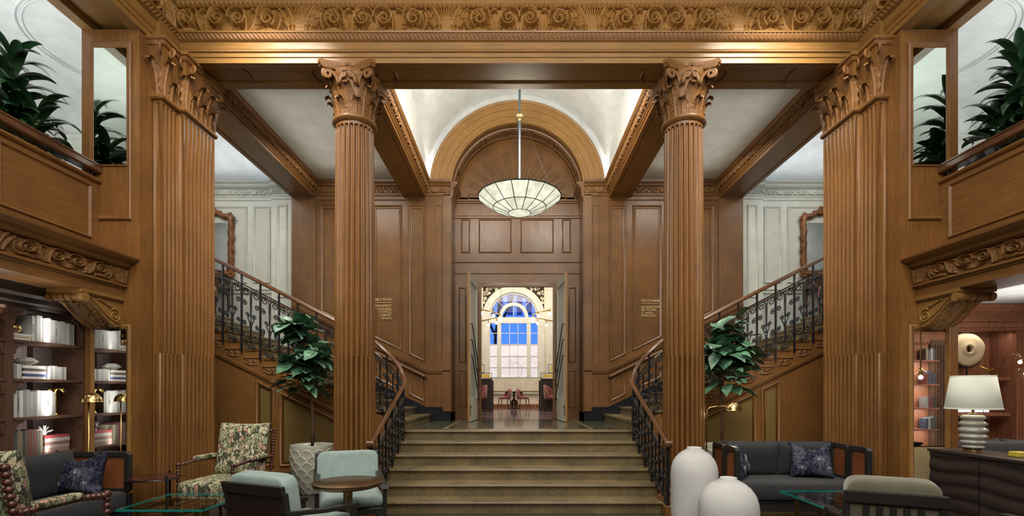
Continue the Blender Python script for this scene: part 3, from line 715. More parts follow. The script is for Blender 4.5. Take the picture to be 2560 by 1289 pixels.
# --- side flights
def front_d(x):   # x measured from centre, positive outward
    if x < 1.87: return D0 + .05
    if x < 2.57: return 8.0 + math.sqrt(max(0, .49 - (2.57 - x) ** 2)) + .05
    return 8.75
XR = 1.9; TR = .331
for sx in both:
    nm = 'left' if sx < 0 else 'right'
    sf = thing('side_flight', 'curving flight of stone steps with carved wooden ends rising to the %s' % nm, 'staircase', (sx * 4, 9.5, 0), group='side stair flights')
    for k in range(14):
        xa, xb = XR + k * TR, XR + (k + 1) * TR; zt = ZL + R_ * (k + 1)
        m = MB(); xs = np.linspace(xa - .02, xb + .02, 5)
        poly = [(-x, front_d(x) - .03) for x in xs] + [(-xs[-1], DW), (-xs[0], DW)]
        m.prism(poly, zt - .04, zt, 'z')
        poly2 = [(-x, front_d(x) + .05) for x in xs[0:]] + [(-xs[-1], DW), (-xs[0] , DW)]
        poly2 = [(min(p[0], -xa), p[1]) for p in poly2]
        m.prism(poly2, zt - R_ - .04, zt - .04, 'z')
        ob('step', mir(m, sx), terrazzo, sf, world=True)
    m = MB(); m.box(-8.2, -(XR + 14 * TR), 8.7, 11.0, 3.04, 3.2); ob('upper_landing', mir(m, sx), terrazzo, sf, world=True)
    # stringer: carcass under the steps, panelled step ends and carved brackets
    SL = R_ / TR
    def diag(x): return ZL + (x - XR) * SL - .33
    m = MB()
    for k in range(2, 14):
        xa, xb = XR + k * TR, XR + (k + 1) * TR; zt = ZL + R_ * (k + 1) - .04
        m.prism([(-xa, diag(xa) - .05), (-xb, diag(xb) - .05), (-xb, zt), (-xa, zt)], 8.745, 8.79, 'y')
    ob('stringer', mir(m, sx), oak['x'], sf, world=True)
    scr = []
    for (c0, c1, r0, tt, a0, sg) in ((.065, .075, .045, 1.5, 0, 1), (.165, .08, .034, 1.3, 2.5, -1)):
        A = spiral(c0, c1, r0, .006, tt, a0, sg, 40); stroke(scr, A, .010, .006, 1, .8); lobes(scr, A[:24], .03, 8, .008, .7, (-sg,), .8)
    stroke(scr, bez((.02, .06), (.12, .0), (.23, .03), n=16), .012, .006, .8); lobes(scr, bez((.02, .06), (.12, .0), (.23, .03), n=16), .03, 8, .008, .7)
    SH = raster(.25, .13, 46, 26, scr)
    for k in range(2, 14):
        xa = XR + k * TR; zt = ZL + R_ * (k + 1) - .055
        m = MB(); M_ = lambda u, v, h: (u, 8.745 - h, v)
        m.mold([(-xa - .035, zt - .135), (-xa - TR + .015, zt - .135), (-xa - TR + .015, zt - .005), (-xa - .035, zt - .005)], M_, [(-.012, 0), (-.012, .022), (.006, .022), (.014, .010), (.022, .010), (.028, .002)])
        ob('step_end_panel', mir(m, sx), oak['x'], sf, world=True)
        m = MB(); relief_on(m, SH, (-xa - TR - .0 + .02, 8.744, zt - .285), (.25, 0, 0), (0, 0, .125), (0, -1, 0), .026)
        ob('carved_bracket', mir(m, sx), carve, sf, world=True, smooth=True)
    m = MB(); a, b_ = XR + 1.2 * TR, 7.2
    for (o1, o2, hh) in ((-.06, -.025, .02), (-.025, .0, .03)):
        m.prism([(-a, diag(a) + o1), (-b_, diag(b_) + o1), (-b_, diag(b_) + o2), (-a, diag(a) + o2)], 8.745 - hh, 8.75, 'y')
    ob('stringer_molding', mir(m, sx), oak['x'], sf, world=True)
    # curved wooden side beneath the turning railing and beside the central flight
    m = MB(); path = [(-1.93 - .10 * (1 - t), 6.5 + 1.5 * t, max(.0, .03 + .95 * t)) for t in np.linspace(0, 1, 6)]
    path += [(-(2.57 - .64 * math.cos(a)), 8.0 + .745 * math.sin(a), .98 + max(0, (1 - math.cos(a)) * .64) * SL + .02) for a in np.linspace(.15, PI / 2, 8)]
    G = np.array([[(x, y, 0), (x, y, max(z - .06, .01))] for x, y, z in path]); m.grid(G)
    ob('side_panel', mir(m, sx), oak['y'], sf, world=True, smooth=True)
    # skirt wall with brass grilles
    sw = MB(); xo = 7.6
    sw.prism([(-2.5, 0), (-xo, 0), (-xo, diag(xo) - .03), (-2.5, diag(2.5) - .03)], 8.76, 8.80, 'y'); struct('wall_stair_skirt_' + nm, mir(sw, sx), oak['z'])
    bb = MB(); bb.box(-2.4, -xo, 8.735, 8.77, 0, .16); struct('baseboard_stair_' + nm, mir(bb, sx), blackst)
    def grill(x0, x1, label):
        g = thing('brass_grille_panel', label, 'grille', (sx * (x0 + x1) / 2, 8.76, .3))
        o_ = .16
        top = lambda x: diag(x) - .16
        P = [(-x1, .28), (-x0, .28), (-x0, top(x0)), (-x1, top(x1))]
        m = MB(); M_ = lambda u, v, h: (u, 8.76 - h, v)
        m.mold(P, M_, [(0, 0), (0, .028), (.012, .034), (.028, .026), (.035, .012), (.055, .010)]); ob('frame', mir(m, sx), oak['z'], g, world=True, auto=40)
        m = MB(); m.mold([(p[0], p[1]) for p in [(-x1 + .05, .33), (-x0 - .05, .33), (-x0 - .05, top(x0 + .05) - .05), (-x1 + .05, top(x1 - .05) - .05)]], M_, [(0, .012), (.004, .018), (.022, .018), (.026, .006)]); ob('brass_border', mir(m, sx), brass, g, world=True)
        m = MB(); m.prism([(-x1 + .05, .33), (-x0 - .05, .33), (-x0 - .05, top(x0 + .05) - .05), (-x1 + .05, top(x1 - .05) - .05)], 8.753, 8.757, 'y'); ob('mesh', mir(m, sx), grille, g, world=True)
    grill(4.33, 4.66, 'narrow brass mesh grille under the %s flight' % nm)
    grill(3.20, 4.24, 'broad slanted brass mesh grille under the %s flight' % nm)
    # --- back wall with panelling
    m = MB(); m.box(-4.93, -1.95, DW, DW + .3, 0, 6.2); struct('wall_hall_' + nm, mir(m, sx), pan['z'])
    m = MB(); m.box(-2.0, -1.46, DW - .0, DT + .1, .9, 6.0); m.box(-1.46, -1.44, DW + .0, DT, .9, 6.0); struct('wall_niche_' + nm, mir(m, sx), pan['z'])
    PW = thing('wall_panelling', 'polished dark oak wall panelling %s of the doorway niche' % nm, 'panelling', (sx * 3.2, DW, 1), group='hall wall panelling')
    M_ = lambda u, v, h: (u, DW - h, v)
    pm = [(0, .0), (0, .018), (.010, .026), (.022, .018), (.034, .006), (.05, .003), (.055, .012), (.075, .016)]
    def step_z(x): return ZL + max(0, (x - XR)) * SL
    ztp = 5.68
    def dado(x): return 2.02 if x < 1.95 else 2.02 + (x - 1.95) * SL
    cols = [(1.64, 1.80), (2.02, 2.38), (2.52, 3.16), (3.28, 3.80), (3.90, 4.30), (4.47, 4.86)]
    for (a, b_) in cols:
        m = MB(); M2 = M_
        m.mold([(-b_, dado(b_) + .20), (-a, dado(a) + .20), (-a, ztp), (-b_, ztp)], M2, pm); ob('tall_panel', mir(m, sx), pan['z'], PW, world=True, auto=40)
        lo0, lo1 = step_z(b_) + .36, step_z(a) + .36
        m = MB(); m.mold([(-b_, lo0), (-a, lo1), (-a, dado(a) - .14), (-b_, dado(b_) - .14)], M2, pm); ob('low_panel', mir(m, sx), pan['z'], PW, world=True, auto=40)
    for xq, wq in ((1.48, .0), (2.45, .045), (3.22, .045)):
        pass
    m = MB(); pts = [(-1.46, 2.0), (-1.95, 2.0), (-4.93, dado(4.93) - .02)]
    P3 = []
    for pr in ((0, 0), (.03, .01), (.045, .03), (.03, .05), (.05, .065), (.05, .085), (0, .09)):
        P3.append([(u, DW - pr[0], v + pr[1] - .02) for u, v in pts])
    m.grid(np.array(P3)); ob('dado_rail', mir(m, sx), pan['x'], PW, world=True, auto=40)
    # wall handrail following the steps
    m = MB(); pts = [(-1.98, DW - .07, 1.93), (-2.05, DW - .07, 1.95), (-4.93, DW - .07, dado(4.93) - .09), (-6.3, DW - .07, dado(6.3) - .09), (-6.6, DW - .06, dado(6.4) - .03), (-7.0, DW - .06, dado(6.4) - .03)]
    hr = thing('wall_handrail', 'slim polished wooden handrail along the %s stair wall' % nm, 'handrail', (sx * 3, DW - .07, 2), group='wall handrails')
    ob('rail', mir(MB().tube(pts, .032, 8), sx), railw, hr, world=True, smooth=True)
    for x in (2.3, 3.7, 5.1):
        m = MB(); z = dado(x) - .10; m.tube([(-x, DW - .07, z), (-x, DW - .07, z - .05), (-x, DW - .0, z - .07)], .01, 6); m.ball((-x, DW - .01, z - .07), .03, 8, 6, (1, .4, 1)); ob('bracket', mir(m, sx), abrass, hr, world=True, smooth=True)
    # black marble base following the steps
    m = MB(); pl = [(-1.46, ZL), (-1.46, ZL + .22)] + [(-1.46, ZL + .30), (-1.86, ZL + .30)]
    m.box(-1.46, -1.63, DW - .035, DW, ZL, ZL + .22)
    m.prism([(-1.62, ZL), (-1.62, ZL + .31), (-1.98, ZL + .31), (-4.93, step_z(4.93) + .27), (-4.93, step_z(4.93) - .05), (-1.98, ZL)], DW - .03, DW + .01, 'y')
    struct('baseboard_hall_' + nm, mir(m, sx), blackst)
    m = MB(); m.box(-1.475, -1.44, DW, DT, ZL, ZL + .2); struct('baseboard_niche_' + nm, mir(m, sx), blackst)
    # corner pilasters of the arch and cornice on top of the wall
    m = MB(); m.box(-1.62, -1.46, DW - .05, DW, ZL + .22, 5.9); m.box(-2.0, -1.62, DW - .02, DW, ZL + .3, 5.9);
    ob('pilaster', mir(m, sx), pan['z'], PW, world=True); m = MB(); m.box(-4.93, -4.40, DW - .03, DW, 1.2, 5.9); ob('pilaster', mir(m, sx), pan['z'], PW, world=True)
    cor = [(DW, 5.78), (DW - .02, 5.80), (DW - .03, 5.86), (DW - .05, 5.88), (DW - .05, 5.93), (DW - .06, 5.94), (DW - .07, 6.06), (DW - .10, 6.08), (DW - .11, 6.11), (DW - .15, 6.14), (DW - .16, 6.19), (DW, 6.19)]
    m = MB(); m.prism(cor, -4.93, -1.46, 'x'); m.prism([(p[0] - DW - 1.46 - .0 if False else -1.46 + (DW - p[0]), p[1]) for p in cor], DW - .03, DT, 'y')
    struct('trim_cornice_' + nm, mir(m, sx), pan['x'])
    m = MB(); relief_on(m, mini_frieze(9), (-4.5, DW - .058, 5.943), (3.04, 0, 0), (0, -.01, .118), (0, -1, 0), .038); struct('trim_carved_cornice_' + nm, mir(m, sx), carve, smooth=True)
    # --- flat ceiling of the side bay and beams
    m = MB(); m.box(-4.5, -2.3, 6.88, DW + .2, 6.19, 6.3); struct('ceiling_bay_' + nm, mir(m, sx), greyceil)
    def beam(x0, x1, label, grp):
        B = thing('carved_beam', label, 'beam', (sx * (x0 + x1) / 2, 8.8, 5.84), group=grp)
        w_ = (x1 - x0); a, b_ = -x1, -x0
        bp = [(0, 0), (.07, 0), (.075, .012), (w_ - .075, .012), (w_ - .07, 0), (w_, 0)]
        side = [(0, .06), (.015, .065), (.015, .10), (.03, .11), (.03, .135), (.045, .15), (.045, .255), (.075, .27), (.085, .30), (.12, .32), (.12, .35)]
        P = [(a + q[0], 5.84 + q[1]) for q in bp] + [(b_ + q[0], 5.84 + q[1]) for q in side] + [(b_ - .05, 6.19), (b_ - .05, 6.28), (a + .05, 6.28), (a + .05, 6.19)] + [(a - q[0], 5.84 + q[1]) for q in side[::-1]]
        m = MB(); m.prism(P, 6.9, DW, 'y'); ob('body', mir(m, sx), pan['y'] if False else oak['y'], B, world=True)
        for (xx, sgn) in ((b_ + .045, 1), (a - .045, -1)):
            m = MB(); relief_on(m, mini_frieze(13), (xx, 6.95, 5.990), (0, DW - 6.95, 0), (sgn * .008, 0, .108), (sgn, 0, 0), .038, flip=sgn > 0); ob('carved_band', mir(m, sx), carve, B, world=True, smooth=True)
            m = MB(); strip(m, 'egg', (xx + sgn * .035, 6.95, 6.115), (0, DW - 6.95, 0), (sgn * .035, 0, .045), (sgn, 0, -.5), .05, .014, flip=sgn > 0, nu=6, nv=5); ob('egg_band', mir(m, sx), oak['y'], B, world=True, smooth=True)
    beam(2.0, 2.48, 'dark oak beam with carved edges from the %s column to the arch' % nm, 'inner beams')
    beam(4.41, 4.93, 'dark oak beam with carved edges from the %s corner pier to the wall' % nm, 'outer beams')
    # --- white stair room beyond
    DWH = 11.0
    m = MB(); m.box(-10, -4.93, DWH, DWH + .2, 0, 6.3); struct('wall_stair_room_' + nm, mir(m, sx), cream)
    P = []
    for t in np.linspace(0, 1, 10): a = t * PI / 2; P.append([(x, DWH - .0 - .7 * (1 - math.cos(a)), 6.22 + .9 * math.sin(a)) for x in (-10, -4.8)])
    P.append([(x, 6.9, 7.12) for x in (-10, -4.8)])
    m = MB(); m.grid(np.array(P)); struct('ceiling_stair_room_' + nm, mir(m, sx), white, smooth=True)
    WP = thing('painted_wall_panelling', 'cream painted wall mouldings with woven infill in the %s stair room' % nm, 'panelling', (sx * 6.5, DWH, 3.2), group='painted panelling')
    M3 = lambda u, v, h: (u, DWH - h, v)
    cw = [(0, 0), (0, .02), (.012, .028), (.024, .02), (.034, .02), (.044, .008), (.05, 0)]
    for (pa, pb, zb_) in ((412, 618, 707), (634, 676, 707), (697, 722, 790)):
        xa, xb = X(pa, DWH), X(pb, DWH); zt_, z_ = Z(515, DWH), Z(zb_, DWH)
        if pa == 697: z_ = Z(745, DWH)
        m = MB(); m.mold([(xa, z_), (xb, z_), (xb, zt_), (xa, zt_)], M3 if pa < 690 else (lambda u, v, h: (u, DWH - .08 - h, v)), cw); ob('molding', mir(m, sx), cream, WP, world=True, auto=40)
        if pa < 690:
            m = MB(); m.box(xa + .05, xb - .05, DWH - .004, DWH + .002, z_ + .05, zt_ - .05); ob('woven_infill', mir(m, sx), weave, WP, world=True)
    m = MB(); m.box(X(683, DWH), -4.93, DWH - .08, DWH, 1.5, 6.05); ob('pilaster', mir(m, sx), cream, WP, world=True)
    cp = [(0, 5.86), (-.02, 5.88), (-.02, 5.93), (-.035, 5.94), (-.035, 5.97), (-.05, 5.98), (-.055, 6.10), (-.09, 6.12), (-.12, 6.15), (-.13, 6.20), (-.16, 6.22), (-.16, 6.25), (0, 6.25)]
    m = MB(); m.prism([(DWH + p[0], p[1]) for p in cp], -10, X(683, DWH), 'x'); m.prism([(DWH - .08 + p[0], p[1]) for p in cp], X(683, DWH), -4.93, 'x'); ob('cornice', mir(m, sx), cream, WP, world=True)
    m = MB(); relief_on(m, mini_frieze(9), (-8.6, DWH - .053, 5.985), (3.1, 0, 0), (0, -.004, .11), (0, -1, 0), .03); relief_on(m, mini_frieze(2), (X(683, DWH), DWH - .133, 5.985), (.5, 0, 0), (0, -.004, .11), (0, -1, 0), .03); ob('carved_frieze', mir(m, sx), cream, WP, world=True, smooth=True)
    m = MB(); zz = Z(722, DWH); m.box(-10, X(683, DWH), DWH - .05, DWH, zz - .03, zz + .01); m.box(-10, X(683, DWH), DWH - .03, DWH, zz - .1, zz - .03); ob('chair_rail', mir(m, sx), cream, WP, world=True, bevel=.005)
# --- vault above the central bay
zc = 6.19; NX, NY = 61, 41
xs = np.linspace(-2.0, 2.0, NX); ys = np.linspace(6.95, 11.0, NY)
P = np.zeros((NX, NY, 3))
for i, x in enumerate(xs):
    zy = zc + 2.05 * math.sqrt(max(0, 1 - (x / 2.0) ** 2)) 
    for j, y in enumerate(ys):
        q = 1 - ((y - 8.97) / 2.03) ** 2; zx = zc + 1.05 * math.sqrt(max(0, q)); P[i, j] = (x, y, max(zy, zx))
m = MB(); m.grid(P)
for sx in both:
    Gs = np.array([[(sx * 2.0, y, zc), (sx * 2.0, y, zc + 1.05 * math.sqrt(max(0, 1 - ((y - 8.97) / 2.03) ** 2)))] for y in ys]); m.grid(Gs)
struct('ceiling_vault', m, white, smooth=True)
m = MB(); m.prism([(2.3 * math.cos(a), 6.0 + 2.4 * math.sin(a)) for a in np.linspace(0, PI, 30)], 11.0, 11.05, 'y')
# end lunette wall: white ring around the arch opening
P = np.array([[(1.5 * math.cos(a), 11.0, 6.1 + 1.5 * math.sin(a)), (2.06 * math.cos(a), 11.0, 6.19 + 2.1 * math.sin(a))] for a in np.linspace(0, PI, 40)])
m = MB(); m.grid(P); struct('wall_lunette', m, white, smooth=True)
m = MB(); P = np.array([[(2.02 * math.cos(a), 6.96, 6.19 + 2.08 * math.sin(a)), (2.02 * math.cos(a), 6.96, 6.0)] for a in np.linspace(0, PI, 40)]); m.grid(P); struct('wall_lunette_front', m, white)
# --- arch
ZA = 6.06
def arc(r, y, z=ZA, n=48): return [(r * math.cos(a), y, z + r * math.sin(a)) for a in np.linspace(0, PI, n)]
ar = thing('panelled_arch', 'round golden oak arch with stepped mouldings over the doorway niche', 'arch', (0, 11, 6))
prof = [(1.93, 10.88), (1.93, 10.77), (1.905, 10.745), (1.87, 10.76), (1.865, 10.775), (1.74, 10.785), (1.735, 10.80), (1.60, 10.81), (1.595, 10.825), (1.50, 10.83), (1.49, 10.80), (1.455, 10.80), (1.45, 10.86)]
P = np.array([arc(r, y) for r, y in prof]); m = MB(); m.grid(P); ob('archivolt', m, goak['x'], ar, world=True, auto=35)
P = np.array([arc(1.45, 10.86), arc(1.45, 11.02), arc(1.425, 11.03), arc(1.425, 11.3), arc(1.40, 11.33), arc(1.40, DT + .06)]); m = MB(); m.grid(P); ob('intrados', m, pan['y'], ar, world=True, auto=35)
m = MB()
for a0, a1 in ((.35, .95), (1.05, 1.30), (1.38, 1.76), (1.84, 2.09), (2.19, 2.79)):
    for (da, rr) in ((0, 1.412),):
        pts = [(rr * math.cos(a), 11.06, ZA + rr * math.sin(a)) for a in np.linspace(a0, a1, 10)] + [(rr * math.cos(a), 11.28, ZA + rr * math.sin(a)) for a in np.linspace(a1, a0, 10)]
        m.tube(pts, .012, 5, closed=True)
ob('intrados_panels', m, pan['y'], ar, world=True, smooth=True)
# tympanum with sunburst of flutes
ty = thing('sunburst_tympanum', 'half round oak panel carved with radiating petals above the door', 'panel', (0, DT, 6))
m = MB(); m.prism([(1.42 * math.cos(a), ZA + 1.42 * math.sin(a)) for a in np.linspace(0, PI, 48)], DT, DT + .05, 'y'); ob('field', m, pan['x'], ty, world=True)
m = MB(); P = np.array([arc(1.40, DT), arc(1.39, DT - .03), arc(1.36, DT - .035), arc(1.34, DT - .015), arc(1.33, DT)]); m.grid(P); ob('rim_molding', m, pan['x'], ty, world=True, auto=40)
zt0 = 5.99
for k in range(13):
    a = .12 + (PI - .24) * k / 12; m = MB(); r0, r1 = .42, 1.10; c, s = math.cos(a), math.sin(a)
    def q(r, w_): return (r * c - w_ * s, DT - .004, zt0 + r * s + w_ * c)
    pts = [q(r0, -.018), q(r1, -.062)] + [q(r1 + .062 * math.sin(b_), -.062 * math.cos(b_)) for b_ in np.linspace(.2, PI - .2, 8)] + [q(r1, .062), q(r0, .018)]
    m.tube(pts, .012, 5); m.ball(q(r1, 0), .028, 8, 5, (1, .5, 1))
    for i in range(5): m.ball(q(r1 - .06 - i * .04, 0), .015 - .001 * i, 6, 4, (1, .5, 1))
    m.ball(q(1.24, 0), .012, 6, 4, (1, .5, 1)); ob('carved_petal', m, pan['z'], ty, world=True, smooth=True)
# --- door wall
dw = MB(); dw.box(-1.47, -.925, DT, DT + .25, .9, 6.1); dw.box(.925, 1.47, DT, DT + .25, .9, 6.1); dw.box(-.925, .925, DT, DT + .25, 4.12, 6.1); struct('wall_door', dw, pan['z'])
M4 = lambda u, v, h: (u, DT - h, v)
dp = thing('overdoor_panelling', 'pale oak panels and cornice above and beside the open double doors', 'panelling', (0, DT, 4.2))
pm = [(0, 0), (0, .016), (.012, .022), (.024, .012), (.03, .002)]
for (a, b_, z0, z1) in ((1153, 1175, 632, 548), (1197, 1279, 632, 548), (1301, 1384, 632, 548), (1405, 1427, 632, 548), (1147, 1166, 905, 718), (1421, 1440, 905, 718), (1147, 1166, 1018, 925), (1421, 1440, 1018, 925)):
    m = MB(); m.mold([(X(a, DT), Z(z0, DT)), (X(b_, DT), Z(z0, DT)), (X(b_, DT), Z(z1, DT)), (X(a, DT), Z(z1, DT))], M4, pm); ob('panel', m, pan['z'], dp, world=True, auto=40)
for (y0_, y1_, pr) in ((546, 541, .03), (541, 536, .05), (509, 505, .03), (505, 500, .06), (656, 652, .03), (684, 680, .025)):
    m = MB(); m.box(-1.45, 1.45, DT - pr, DT, Z(y0_, DT), Z(y1_, DT)); ob('rail_molding', m, pan['x'], dp, world=True, bevel=.004)
m = MB(); m.mold([(-.925, ZL), (-.925, 4.12), (.925, 4.12), (.925, ZL)][::1], M4, [(-.0, 0), (.0, .02), (-.05, .035), (-.09, .03), (-.10, 0)], closed=False); ob('door_casing', m, pan['z'], dp, world=True, auto=40)
# brass lettering
def letters(parent, txt, loc, size, mat, align='LEFT', rot=(PI / 2, 0, 0), ext=.004, sx_=.9, name='letters', world=True):
    c = bpy.data.curves.new('t', 'FONT'); c.body = txt; c.size = size; c.extrude = ext; c.align_x = align; c.resolution_u = 2
    o = bpy.data.objects.new('t', c); COL.objects.link(o); dg = bpy.context.evaluated_depsgraph_get(); dg.update()
    me = bpy.data.meshes.new_from_object(o.evaluated_get(dg)); bpy.data.objects.remove(o, do_unlink=True)
    me.materials.clear(); me.materials.append(mat)
    q = bpy.data.objects.new(name, me); COL.objects.link(q); q.location = loc; q.rotation_euler = rot; q.scale = (sx_, 1, 1)
    if parent is not None:
        q.parent = parent
        if world: q.matrix_parent_inverse = Matrix.Translation(-parent.location)
    return q
for side, px, al, rows, nm in ((-1, 980, 'RIGHT', [('ASSEMBLY ROW', 752), ('PARLIAMENT', 767), ('CONGRESS', 775), ('COUNCIL', 782), ('CABINET', 790), ('SENATE', 798)], 'left'),
                               (1, 1602, 'LEFT', [('MEZZANINE', 755), ('KENSINGTON', 770), ('BELVEDERE', 777), ('ST JAMES', 785), ('WINDSOR', 792)], 'right')):
    tt = thing('brass_lettering', 'small brass letters naming rooms on the oak wall %s of the doors' % nm, 'sign', (X(px, DW), DW - .01, Z(775, DW)))
    for i, (s, py) in enumerate(rows):
        letters(tt, s, (X(px, DW), DW - .018, Z(py, DW)), .085 if i == 0 else .074, letter_brass, al, name='text_line')
    m = MB(); x = X(px, DW); x0_, x1_ = (x - .52, x) if side < 0 else (x, x + .38); m.box(x0_, x1_, DW - .022, DW - .014, Z(756.5, DW) - (0 if side < 0 else .026), Z(755.5, DW) - (0 if side < 0 else .026)); ob('underline', m, letter_brass, tt, world=True)
# --- open doors
for sx in both:
    nm = 'left' if sx < 0 else 'right'
    hx, hy, ex, ey = -.93, DT, -1.02, 10.32; Ld = math.hypot(ex - hx, ey - hy)
    th = math.atan2(ey - hy, (ex - hx))
    root = thing('glazed_door', 'open %s door leaf in sage grey with rippled glass' % nm, 'door', (hx if sx < 0 else -hx, hy - .01, ZL + .01), 0)
    root.rotation_euler = (0, 0, th if sx < 0 else PI - th)
    fy = 1 if sx < 0 else -1
    H_ = 3.14; m = MB(); w_ = .13
    y0_, y1_ = -.022, .022
    m.box(0, Ld, y0_, y1_, 0, .50); m.box(0, Ld, y0_, y1_, H_ - .15, H_); m.box(0, w_, y0_, y1_, .5, H_ - .15); m.box(Ld - w_, Ld, y0_, y1_, .5, H_ - .15); ob('door_frame', m, doorp, root, bevel=.003)
    m = MB(); m.box(w_, Ld - w_, -.004, .004, .5, H_ - .15); ob('rippled_pane', m, ripple, root)
    m = MB(); m.box(Ld, Ld + .006, y0_, y1_, 0, H_); ob('edge_strip', m, goak['z'], root)
    for i in range(3):
        m = MB(); z0_ = .95 + .33 * i - .5; z1_ = z0_ + 1.25
        pts = [(Ld - .10, .0, z0_), (Ld - .10, fy * .07, z0_), (Ld - .10 - .05, fy * .075, z0_ + .02), (.28, fy * .075, z0_ + 1.0), (.18, fy * .075, z0_ + 1.06), (.14, fy * .07, z0_ + 1.06), (.14, 0, z0_ + 1.06)]
        pts = [(w_ / 2 + .02, 0, z0_), (w_ / 2 + .02, fy * .06, z0_), (Ld - w_ / 2 - .05, fy * .06, z0_ + .92), (Ld - w_ / 2, fy * .06, z0_ + .95), (Ld - w_ / 2, 0, z0_ + .95)]
        m.tube(pts, .012, 6); ob('pull_bar', m, iron, root, smooth=True)
    for z_ in (.3, 1.6, 2.8):
        m = MB(); m.tube([(0, 0, z_), (0, 0, z_ + .1)], .014, 8); ob('hinge', m, abrass, root)
    m = MB(); m.box(Ld - .08, Ld - .04, fy * .022, fy * .03, .12, .36); m.ball((Ld - .06, fy * .04, .3), .015, 8, 6); ob('foot_bolt', m, iron, root)
# ================================================================ iron railings
def rail_path():
    S = [(1.905 - .035 * t, 6.33 + 1.67 * t) for t in np.linspace(0, 1, 16)]
    S += [(2.57 - .70 * math.cos(a), 8.0 + .70 * math.sin(a)) for a in np.linspace(0, PI / 2, 14)[1:]]
    S += [(x, 8.70) for x in np.linspace(2.57, 7.4, 26)[1:]]
    S = np.array(S); d = np.concatenate([[0], np.cumsum(np.linalg.norm(np.diff(S, axis=0), axis=1))])
    sA, sB = d[15], d[28]
    zb_k = [(0, .06), (.12, .19), (sA, .95), (sA + .25, 1.03), (sB, .96 + .483 * .67 + .09), (d[-1], .96 + .483 * (7.4 - 1.9) + .09)]
    zt_k = [(0, .94), (sA, 1.70), (sA + .36, 1.92), (sB, 2.52), (d[-1], 2.52 + .511 * (7.4 - 2.57))]
    f = lambda q, k: np.interp(q, [a for a, _ in k], [b for _, b in k])
    return S, d, sA, sB, (lambda q: f(q, zb_k)), (lambda q: f(q, zt_k))
RS, RD, SA, SB, RZB, RZT = rail_path()
def rxy(s): return (np.interp(s, RD, RS[:, 0]), np.interp(s, RD, RS[:, 1]))
def motif():
    out = []
    def sc(cx, cy, r, a0, dr, anchor=None, ctrl=None, turns=1.45):
        p = spiral(cx, cy, r, r * .22, turns, a0, dr, 18)
        if anchor is not None: p = np.concatenate([bez(anchor, ctrl, p[0], n=7)[:-1], p])
        out.append((p, .0105))
    W = .331
    for m in (0, 1):
        q = (lambda x: W - x) if m else (lambda x: x)
        dd = -1 if m else 1
        def S(cx, cy, r, a0, dr, an, ct): sc(q(cx), cy, r, (PI - a0) if m else a0, -dr if m else dr, (q(an[0]), an[1]), (q(ct[0]), ct[1]))
        S(.080, .795, .073, 0, 1, (.165, .46), (.155, .60))
        S(.054, .630, .048, PI, -1, (.004, .36), (.002, .50))
        S(.082, .165, .072, 0, -1, (.165, .44), (.155, .30))
        S(.105, .475, .042, -PI / 2, 1, (.160, .26), (.16, .37))
        S(.052, .345, .042, PI, 1, (.006, .14), (.008, .25))
    out.append((spiral(W / 2 - .045, .035, .045, .012, 1.3, 0, -1, 14), .007)); out.append((spiral(W / 2 + .045, .035, .045, .012, 1.3, PI, 1, 14), .007))
    out.append((np.array([(W / 2, .08), (W / 2, .3), (W / 2, .52), (W / 2, .66)]), .008))
    return out
MOT = motif()
for sx in both:
    nm = 'left' if sx < 0 else 'right'
    T = thing('stair_railing', 'black wrought iron scroll railing with wooden handrail curving up the %s stair' % nm, 'railing', (sx * 1.9, 6.33, 0), group='stair railings')
    T.location = (sx * 1.9, 6.33, 0)
    ss = np.linspace(0, RD[-1], 150)
    pts = [(-rxy(s)[0], rxy(s)[1], RZT(s)) for s in ss]
    m = MB(); m.tube(pts, .036, 10, flat=(.62, 1)); m.tube(np.array(pts) + [0, 0, .016], .022, 8, flat=(.8, 1)); ob('handrail', mir(m, sx), railw, T, world=True, smooth=True)
    m = MB(); x, y = rxy(0); m.tube([(-x - .045, y - .03, .93), (-x + .045, y - .03, .93)], .05, 14); m.tube([(-x - .05, y - .03, .93), (-x + .05, y - .03, .93)], .02, 10); ob('handrail_scroll_end', mir(m, sx), railw, T, world=True, auto=40)
    m = MB(); m.tube([(-rxy(s)[0], rxy(s)[1], RZT(s) - .022) for s in ss], .014, 4); ob('core_bar', mir(m, sx), iron, T, world=True)
    m = MB(); m.tube([(-rxy(s)[0], rxy(s)[1], RZT(s) - .19) for s in ss], .010, 5); ob('upper_bar', mir(m, sx), iron, T, world=True)
    edges = list(np.linspace(0, SA, 6)) + list(np.linspace(SA, SB, 5)[1:]) + list(SB + .331 * np.arange(1, 14))
    for s in edges:
        x, y = rxy(s); m = MB(); r = .014 if s > 0 else .02; m.box(-x - r, -x + r, y - r, y + r, max(RZB(s) - .17, 0), RZT(s) - .01); m.ball((-x, y - .0, RZB(s) + .0), .026, 8, 5)
        ob('post', mir(m, sx), iron, T, world=True)
    for s0, s1 in zip(edges[:-1], edges[1:]):
        m = MB()
        for P2, r in MOT:
            Q = []
            for u, v in P2:
                s = s0 + (s1 - s0) * u / .331; x, y = rxy(s); zb_, zt_ = RZB(s), RZT(s) - .19
                Q.append((-x, y, zb_ - .04 + (zt_ - zb_ + .03) * v / .875))
            m.tube(Q, r, 5)
            if s0 < SA - .1: m.ball(Q[-1], .020, 7, 5); m.ball(Q[len(Q) // 3], .016, 6, 4)
            else: m.ball(Q[-1], .012, 6, 4)
        ob('scroll_panel', mir(m, sx), iron, T, world=True, smooth=True)
